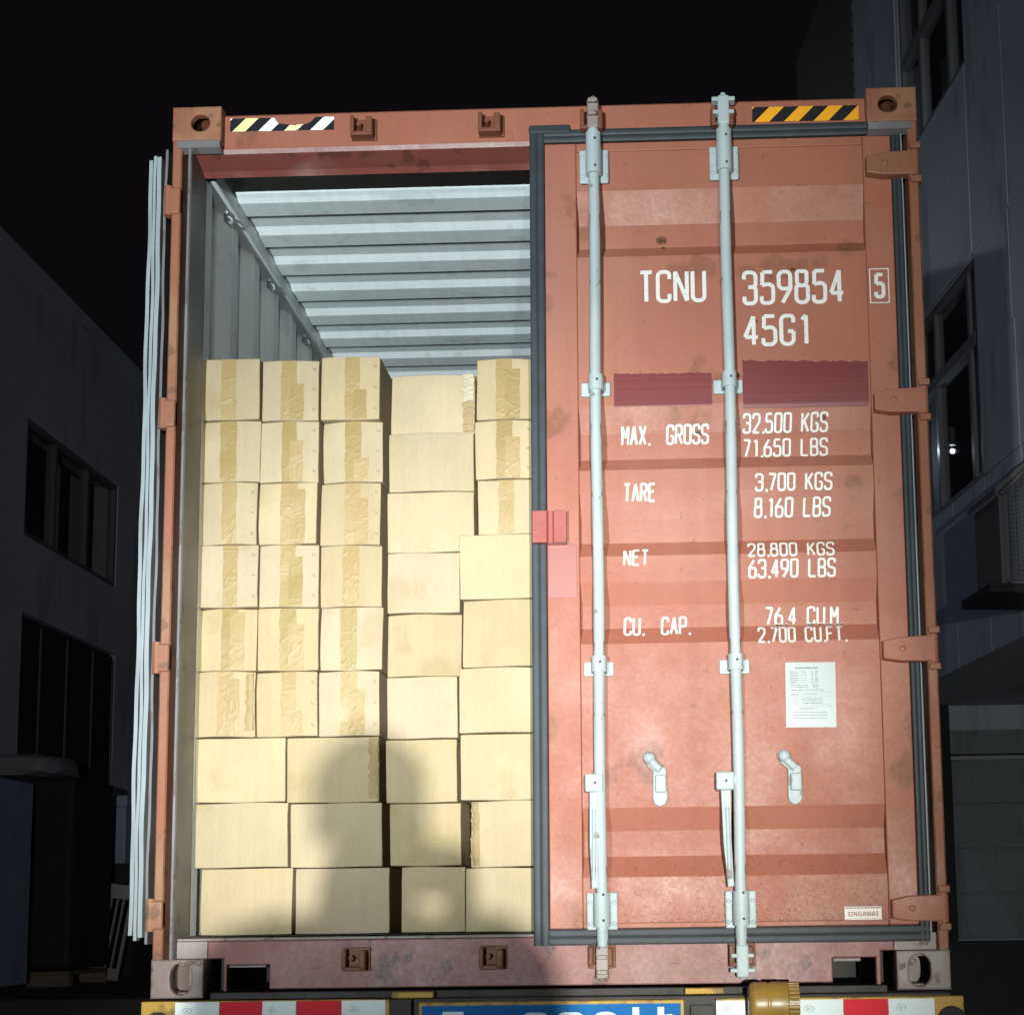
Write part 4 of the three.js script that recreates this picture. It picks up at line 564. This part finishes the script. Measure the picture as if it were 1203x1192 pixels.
// ------------------------------------------------------------------ the two work lamps (out of frame, behind the camera)
LAMPS.forEach((L, i) => {
  const t = thing('work_lamp', i ? 'floodlight on a tripod behind the photographer, on the left' : 'floodlight on a tripod behind the photographer, on the right', 'work lamp', [L.at.x, 0, L.at.z]);
  const dir = L.aim.clone().sub(L.at).normalize(), h = L.at.y;
  mesh('pole', bar(V(0, h * 0.34, 0.06), V(0, h - 0.10, 0.06), 0.016, 14), M.steel, t);
  for (let k = 0; k < 3; k++) { const a = k * Math.PI * 2 / 3 + 0.5; mesh('leg', bar(V(0, h * 0.46, 0.06), V(Math.cos(a) * 0.42, 0.012, 0.06 + Math.sin(a) * 0.42), 0.011, 10), M.steel, t); }
  const hd = new THREE.Group(); hd.name = 'lamp_head'; hd.position.set(0, h, 0); hd.quaternion.setFromUnitVectors(V(0, 0, -1), dir); t.add(hd);
  mesh('housing', [new THREE.LatheGeometry([[0.001, 0.13], [0.05, 0.125], [0.07, 0.09], [0.085, 0.02], [0.085, 0], [0.078, 0], [0.076, 0.02], [0.06, 0.06], [0.001, 0.07]].map(([a, b]) => new THREE.Vector2(a, b)), 32).rotateX(Math.PI / 2), bx(-0.02, 0.02, -0.12, -0.07, 0.03, 0.09, 0.004)], M.yellow, hd);
  raw('lens', new THREE.CylinderGeometry(0.07, 0.07, 0.008, 32).rotateX(Math.PI / 2).translate(0, 0, 0.03), std({ color: 0xffffff, emissive: L.color, emissiveIntensity: 12 }), hd);
  const s = new THREE.SpotLight(L.color, L.power, 0, L.angle, 1, 2); s.position.copy(L.at).addScaledVector(dir, 0.03); s.target.position.copy(L.aim); s.castShadow = true; s.shadow.radius = 2.3; s.shadow.mapSize.set(2048, 2048); scene.add(s, s.target);
  if (L.flood) { const f = s.clone(); f.target = new THREE.Object3D(); f.target.position.copy(L.flood.aim); f.intensity = L.flood.power; f.angle = L.flood.angle; scene.add(f, f.target); }   // the wide spill round the same lamp's core beam
});

// ------------------------------------------------------------------ the photographer, who throws the shadow on the cartons (stands behind the camera)
{
  const cap = (a, b, ra, rb) => { const [ax, ay, az] = a, dx = b[0] - ax, dy = b[1] - ay, dz = b[2] - az, L = dx * dx + dy * dy + dz * dz + 1e-9; return (x, y, z) => { const t = clamp(((x - ax) * dx + (y - ay) * dy + (z - az) * dz) / L); return Math.hypot(x - ax - t * dx, y - ay - t * dy, z - az - t * dz) - ra - t * (rb - ra); }; };
  const ell = (c, r) => (x, y, z) => { const q = Math.hypot((x - c[0]) / r[0], (y - c[1]) / r[1], (z - c[2]) / r[2]); return (q - 1) * Math.min(...r); };
  const smin = (a, b, k) => { const h = Math.max(0, k - Math.abs(a - b)) / k; return Math.min(a, b) - h * h * k * 0.25; };
  const join = (fs, k) => (x, y, z) => { let d = 9; for (const f of fs) d = smin(d, f(x, y, z), k); return d; };
  function surface(f, lo, hi, c) {       // surface nets
    const n = [0, 1, 2].map((i) => Math.ceil((hi[i] - lo[i]) / c) + 1), [nx, ny, nz] = n, val = new Float32Array(nx * ny * nz), id = (i, j, k) => (k * ny + j) * nx + i;
    for (let k = 0; k < nz; k++) for (let j = 0; j < ny; j++) for (let i = 0; i < nx; i++) val[id(i, j, k)] = f(lo[0] + i * c, lo[1] + j * c, lo[2] + k * c);
    const vid = new Int32Array(nx * ny * nz).fill(-1), P = [], I = [];
    for (let k = 0; k < nz - 1; k++) for (let j = 0; j < ny - 1; j++) for (let i = 0; i < nx - 1; i++) {
      let m = 0, sx = 0, sy = 0, sz = 0, cnt = 0; const v = [];
      for (let q = 0; q < 8; q++) { const t = val[id(i + (q & 1), j + (q >> 1 & 1), k + (q >> 2))]; v.push(t); if (t < 0) m |= 1 << q; }
      if (m === 0 || m === 255) continue;
      for (let q = 0; q < 8; q++) for (const b of [1, 2, 4]) if (!(q & b)) { const w = q | b; if ((v[q] < 0) !== (v[w] < 0)) { const t = v[q] / (v[q] - v[w]); sx += (q & 1) + (b === 1 ? t : 0); sy += (q >> 1 & 1) + (b === 2 ? t : 0); sz += (q >> 2) + (b === 4 ? t : 0); cnt++; } }
      vid[id(i, j, k)] = P.length / 3; P.push(lo[0] + (i + sx / cnt) * c, lo[1] + (j + sy / cnt) * c, lo[2] + (k + sz / cnt) * c);
    }
    const quad = (a, b, d, e, flip) => { if (a < 0 || b < 0 || d < 0 || e < 0) return; flip ? I.push(a, d, b, a, e, d) : I.push(a, b, d, a, d, e); };
    for (let k = 1; k < nz - 1; k++) for (let j = 1; j < ny - 1; j++) for (let i = 1; i < nx - 1; i++) {
      const s = val[id(i, j, k)] < 0;
      if (s !== val[id(i + 1, j, k)] < 0) quad(vid[id(i, j - 1, k - 1)], vid[id(i, j, k - 1)], vid[id(i, j, k)], vid[id(i, j - 1, k)], !s);
      if (s !== val[id(i, j + 1, k)] < 0) quad(vid[id(i - 1, j, k - 1)], vid[id(i - 1, j, k)], vid[id(i, j, k)], vid[id(i, j, k - 1)], !s);
      if (s !== val[id(i, j, k + 1)] < 0) quad(vid[id(i - 1, j - 1, k)], vid[id(i, j - 1, k)], vid[id(i, j, k)], vid[id(i - 1, j, k)], !s);
    }
    const g = new THREE.BufferGeometry(); g.setAttribute('position', new THREE.Float32BufferAttribute(P, 3)); g.setIndex(I); g.computeVertexNormals(); return g.toNonIndexed();
  }
  const ox = 0.42, oz = 5.0, L = (x, y, z) => [x - ox, y, z - oz];
  const p = thing('person', 'person in dark jacket and trousers holding up a phone to photograph', 'person', [ox, 0, oz]);
  const hip = [[-0.09, 0.90, 0.02], [0.09, 0.90, 0.02]], knee = [[-0.12, 0.49, -0.02], [0.13, 0.49, 0.0]], ank = [[-0.14, 0.09, 0.04], [0.15, 0.09, 0.06]], toe = [[-0.17, 0.045, -0.13], [0.19, 0.045, -0.11]];
  const sh = [[-0.185, 1.39, 0.02], [0.185, 1.39, 0.02]], el = [[-0.30, 1.17, -0.17], [0.27, 1.15, -0.17]], wr = [L(0.262, 1.470, 4.600), L(0.478, 1.470, 4.600)];
  const arms = (e) => [0, 1].flatMap((i) => [cap(sh[i], el[i], 0.052 + e, 0.042 + e), cap(el[i], wr[i], 0.042 + e, 0.029 + e * 0.8)]);
  const legs = (e) => [0, 1].flatMap((i) => [cap(hip[i], knee[i], 0.083 + e, 0.056 + e), cap(knee[i], ank[i], 0.055 + e, 0.040 + e * 1.3)]);
  const trunk = (e) => [ell([0, 0.98, 0.02], [0.165 + e, 0.15, 0.115 + e]), ell([0, 1.16, 0.03], [0.150 + e, 0.20, 0.108 + e]), ell([0, 1.31, 0.03], [0.172 + e, 0.15, 0.112 + e]), cap([-0.15, 1.40, 0.03], [0.15, 1.40, 0.03], 0.055 + e, 0.055 + e), cap([0, 1.40, 0.03], [0, 1.53, -0.01], 0.062 + e * 0.4, 0.055)];
  const feet = [0, 1].map((i) => cap([ank[i][0], 0.06, ank[i][2] + 0.02], toe[i], 0.042, 0.034));
  const all = join([...trunk(0), ...arms(0), ...legs(0), ...feet], 0.05);
  // head, face to -z
  const hc = [-0.02, 1.615, -0.06], H = (x, y, z) => [hc[0] + x, hc[1] + y, hc[2] + z];
  const skull = join([ell(H(0, 0.035, 0.012), [0.075, 0.088, 0.096]), ell(H(0, -0.045, -0.028), [0.058, 0.072, 0.062]), cap(H(0, -0.06, 0.02), H(0, -0.13, 0.045), 0.052, 0.055)], 0.035);
  const face = join([skull, cap(H(0, 0.005, -0.087), H(0, -0.032, -0.108), 0.007, 0.013), cap(H(-0.010, -0.035, -0.092), H(0.010, -0.035, -0.092), 0.010, 0.010), cap(H(-0.018, -0.064, -0.085), H(0.018, -0.064, -0.085), 0.007, 0.007), cap(H(-0.016, -0.073, -0.083), H(0.016, -0.073, -0.083), 0.007, 0.007), cap(H(-0.035, 0.022, -0.076), H(0.035, 0.022, -0.076), 0.010, 0.010), ell(H(0, -0.105, -0.07), [0.022, 0.018, 0.018])], 0.014);
  const ears = join([ell(H(-0.078, -0.005, 0.018), [0.010, 0.032, 0.019]), ell(H(0.078, -0.005, 0.018), [0.010, 0.032, 0.019])], 0.002);
  const head = (x, y, z) => { let d = smin(face(x, y, z), ears(x, y, z), 0.008); for (const s of [-1, 1]) { d = Math.max(d, -(Math.hypot(x - hc[0] - s * 0.032, (y - hc[1] - 0.004) * 1.2, z - hc[2] + 0.094) - 0.016)); d = Math.min(d, Math.hypot(x - hc[0] - s * 0.032, y - hc[1] - 0.004, z - hc[2] + 0.074) - 0.0125); } return d; };
  // hands: palms beside the phone, fingers curled behind and along its edge
  const handGeo = (s) => {
    const w = s < 0 ? wr[0] : wr[1], i = -s, A = (x, y, z) => [w[0] + i * x, w[1] + y, w[2] + z], fs = [];
    fs.push(cap(A(0, -0.01, 0.01), A(0.006, 0.02, -0.025), 0.028, 0.027), cap(A(-0.004, 0.045, -0.045), A(0.008, 0.105, -0.045), 0.018, 0.017), cap(A(0.0, 0.03, -0.030), A(0.004, 0.09, -0.055), 0.020, 0.017));
    [[0.112, 0.052, 0.0088], [0.092, 0.056, 0.0092], [0.071, 0.053, 0.0088], [0.052, 0.044, 0.0080]].forEach(([y, len, r], k) => { const b = A(0.006, y, -0.052), m = A(0.024, y + 0.006, -0.078 + k * 0.003), e = A(0.024 + len * 0.72, y + 0.010, -0.075 + k * 0.003), t = A(0.024 + len, y + 0.010, -0.066 + k * 0.003); fs.push(cap(b, m, r * 1.1, r), cap(m, e, r, r * 0.92), cap(e, t, r * 0.92, r * 0.8)); });
    fs.push(cap(A(0.006, 0.03, -0.030), A(0.022, 0.070, -0.030), 0.013, 0.011), cap(A(0.022, 0.070, -0.030), A(0.046, 0.094, -0.040), 0.011, 0.0088));
    return surface(join(fs, 0.007), [w[0] - 0.12, w[1] - 0.05, w[2] - 0.12], [w[0] + 0.12, w[1] + 0.15, w[2] + 0.05], 0.0035);
  };
  const skin = std({ color: new THREE.Color().setRGB(0.42, 0.25, 0.17), roughness: 0.55 }), cloth = std({ map: tile(colorTex(128, (u, v) => { const k = 0.8 + 0.4 * vnoise(u, v, 64, 64, 3); return [0.03 * k, 0.035 * k, 0.05 * k]; }), 0.1), roughness: 0.95 });
  mesh('body', [surface(all, [-0.45, 0, -0.5], [0.45, 1.56, 0.22], 0.014), surface(head, [hc[0] - 0.1, hc[1] - 0.16, hc[2] - 0.13], [hc[0] + 0.1, hc[1] + 0.14, hc[2] + 0.13], 0.005), handGeo(-1), handGeo(1)], skin, p);
  const hair = (x, y, z) => { const q = ell(H(0, 0.042, 0.020), [0.086, 0.094, 0.102])(x, y, z), cut = Math.max(-(y - hc[1] - 0.045 + 0.75 * Math.max(0, z - hc[2] + 0.03)), -(z - hc[2] + 0.112)); return Math.max(q + 0.003 * Math.sin(x * 160) * Math.sin(z * 120 + y * 90), cut); };
  mesh('hair', surface(hair, [hc[0] - 0.11, hc[1] - 0.12, hc[2] - 0.13], [hc[0] + 0.11, hc[1] + 0.16, hc[2] + 0.15], 0.005), std({ color: new THREE.Color().setRGB(0.015, 0.012, 0.010), roughness: 0.7 }), p);
  const jack = join([...trunk(0.020), ...arms(0.016)], 0.06), neckCut = (x, y, z) => y - 1.475 - 0.25 * z;
  const cuffs = (x, y, z) => Math.max(...[0, 1].map((i) => { const d = [0, 1, 2].map((q) => wr[i][q] - el[i][q]), l = Math.hypot(...d), t = ((x - wr[i][0]) * d[0] + (y - wr[i][1]) * d[1] + (z - wr[i][2]) * d[2]) / l; return Math.hypot(x - wr[i][0], y - wr[i][1], z - wr[i][2]) < 0.14 ? t + 0.025 : -1; }));
  mesh('jacket', surface((x, y, z) => Math.max(jack(x, y, z) + 0.003 * Math.sin(y * 55 + 3 * Math.sin(x * 20)), neckCut(x, y, z), 0.88 - y, cuffs(x, y, z)), [-0.45, 0.84, -0.5], [0.45, 1.60, 0.25], 0.014), cloth, p);
  const trou = join([...legs(0.018), ell([0, 0.93, 0.02], [0.172, 0.12, 0.122])], 0.05);
  mesh('trousers', surface((x, y, z) => Math.max(trou(x, y, z), y - 0.98, 0.075 - y), [-0.35, 0.04, -0.25], [0.35, 1.02, 0.25], 0.014), std({ color: new THREE.Color().setRGB(0.03, 0.03, 0.035), roughness: 0.95 }), p);
  for (const i of [0, 1]) mesh('shoe', surface((x, y, z) => Math.max(join([cap([ank[i][0], 0.06, ank[i][2] + 0.03], toe[i], 0.052, 0.044), cap([ank[i][0], 0.05, ank[i][2] + 0.03], [ank[i][0], 0.10, ank[i][2] + 0.01], 0.05, 0.048)], 0.03)(x, y, z), 0.001 - y, y - 0.115), [ank[i][0] - 0.13, -0.02, -0.25], [ank[i][0] + 0.13, 0.14, 0.18], 0.009), M.dark, p);
  const ph = thing('phone', 'black phone held level in both hands of the photographer', 'phone', [0.3687, 1.515, 4.512]);
  mesh('case', bx(-0.078, 0.078, -0.006, 0.068, -0.005, 0.005, 0.004), M.dark, ph); mesh('screen', bx(-0.073, 0.073, -0.002, 0.064, 0.0052, 0.006, 0.0003), std({ color: 0x0a0a0c, roughness: 0.1 }), ph); mesh('camera_lens', bar(V(-0.055, 0.045, -0.0075), V(-0.055, 0.045, -0.005), 0.006, 16), M.dirty, ph);
}

const renderer = new THREE.WebGLRenderer({ antialias: true });
renderer.setSize(1024, 1014);
renderer.toneMapping = THREE.LinearToneMapping; renderer.toneMappingExposure = EXPOSURE;
renderer.outputColorSpace = THREE.SRGBColorSpace; renderer.shadowMap.enabled = true; renderer.shadowMap.type = THREE.PCFSoftShadowMap;
renderer.render(scene, camera);
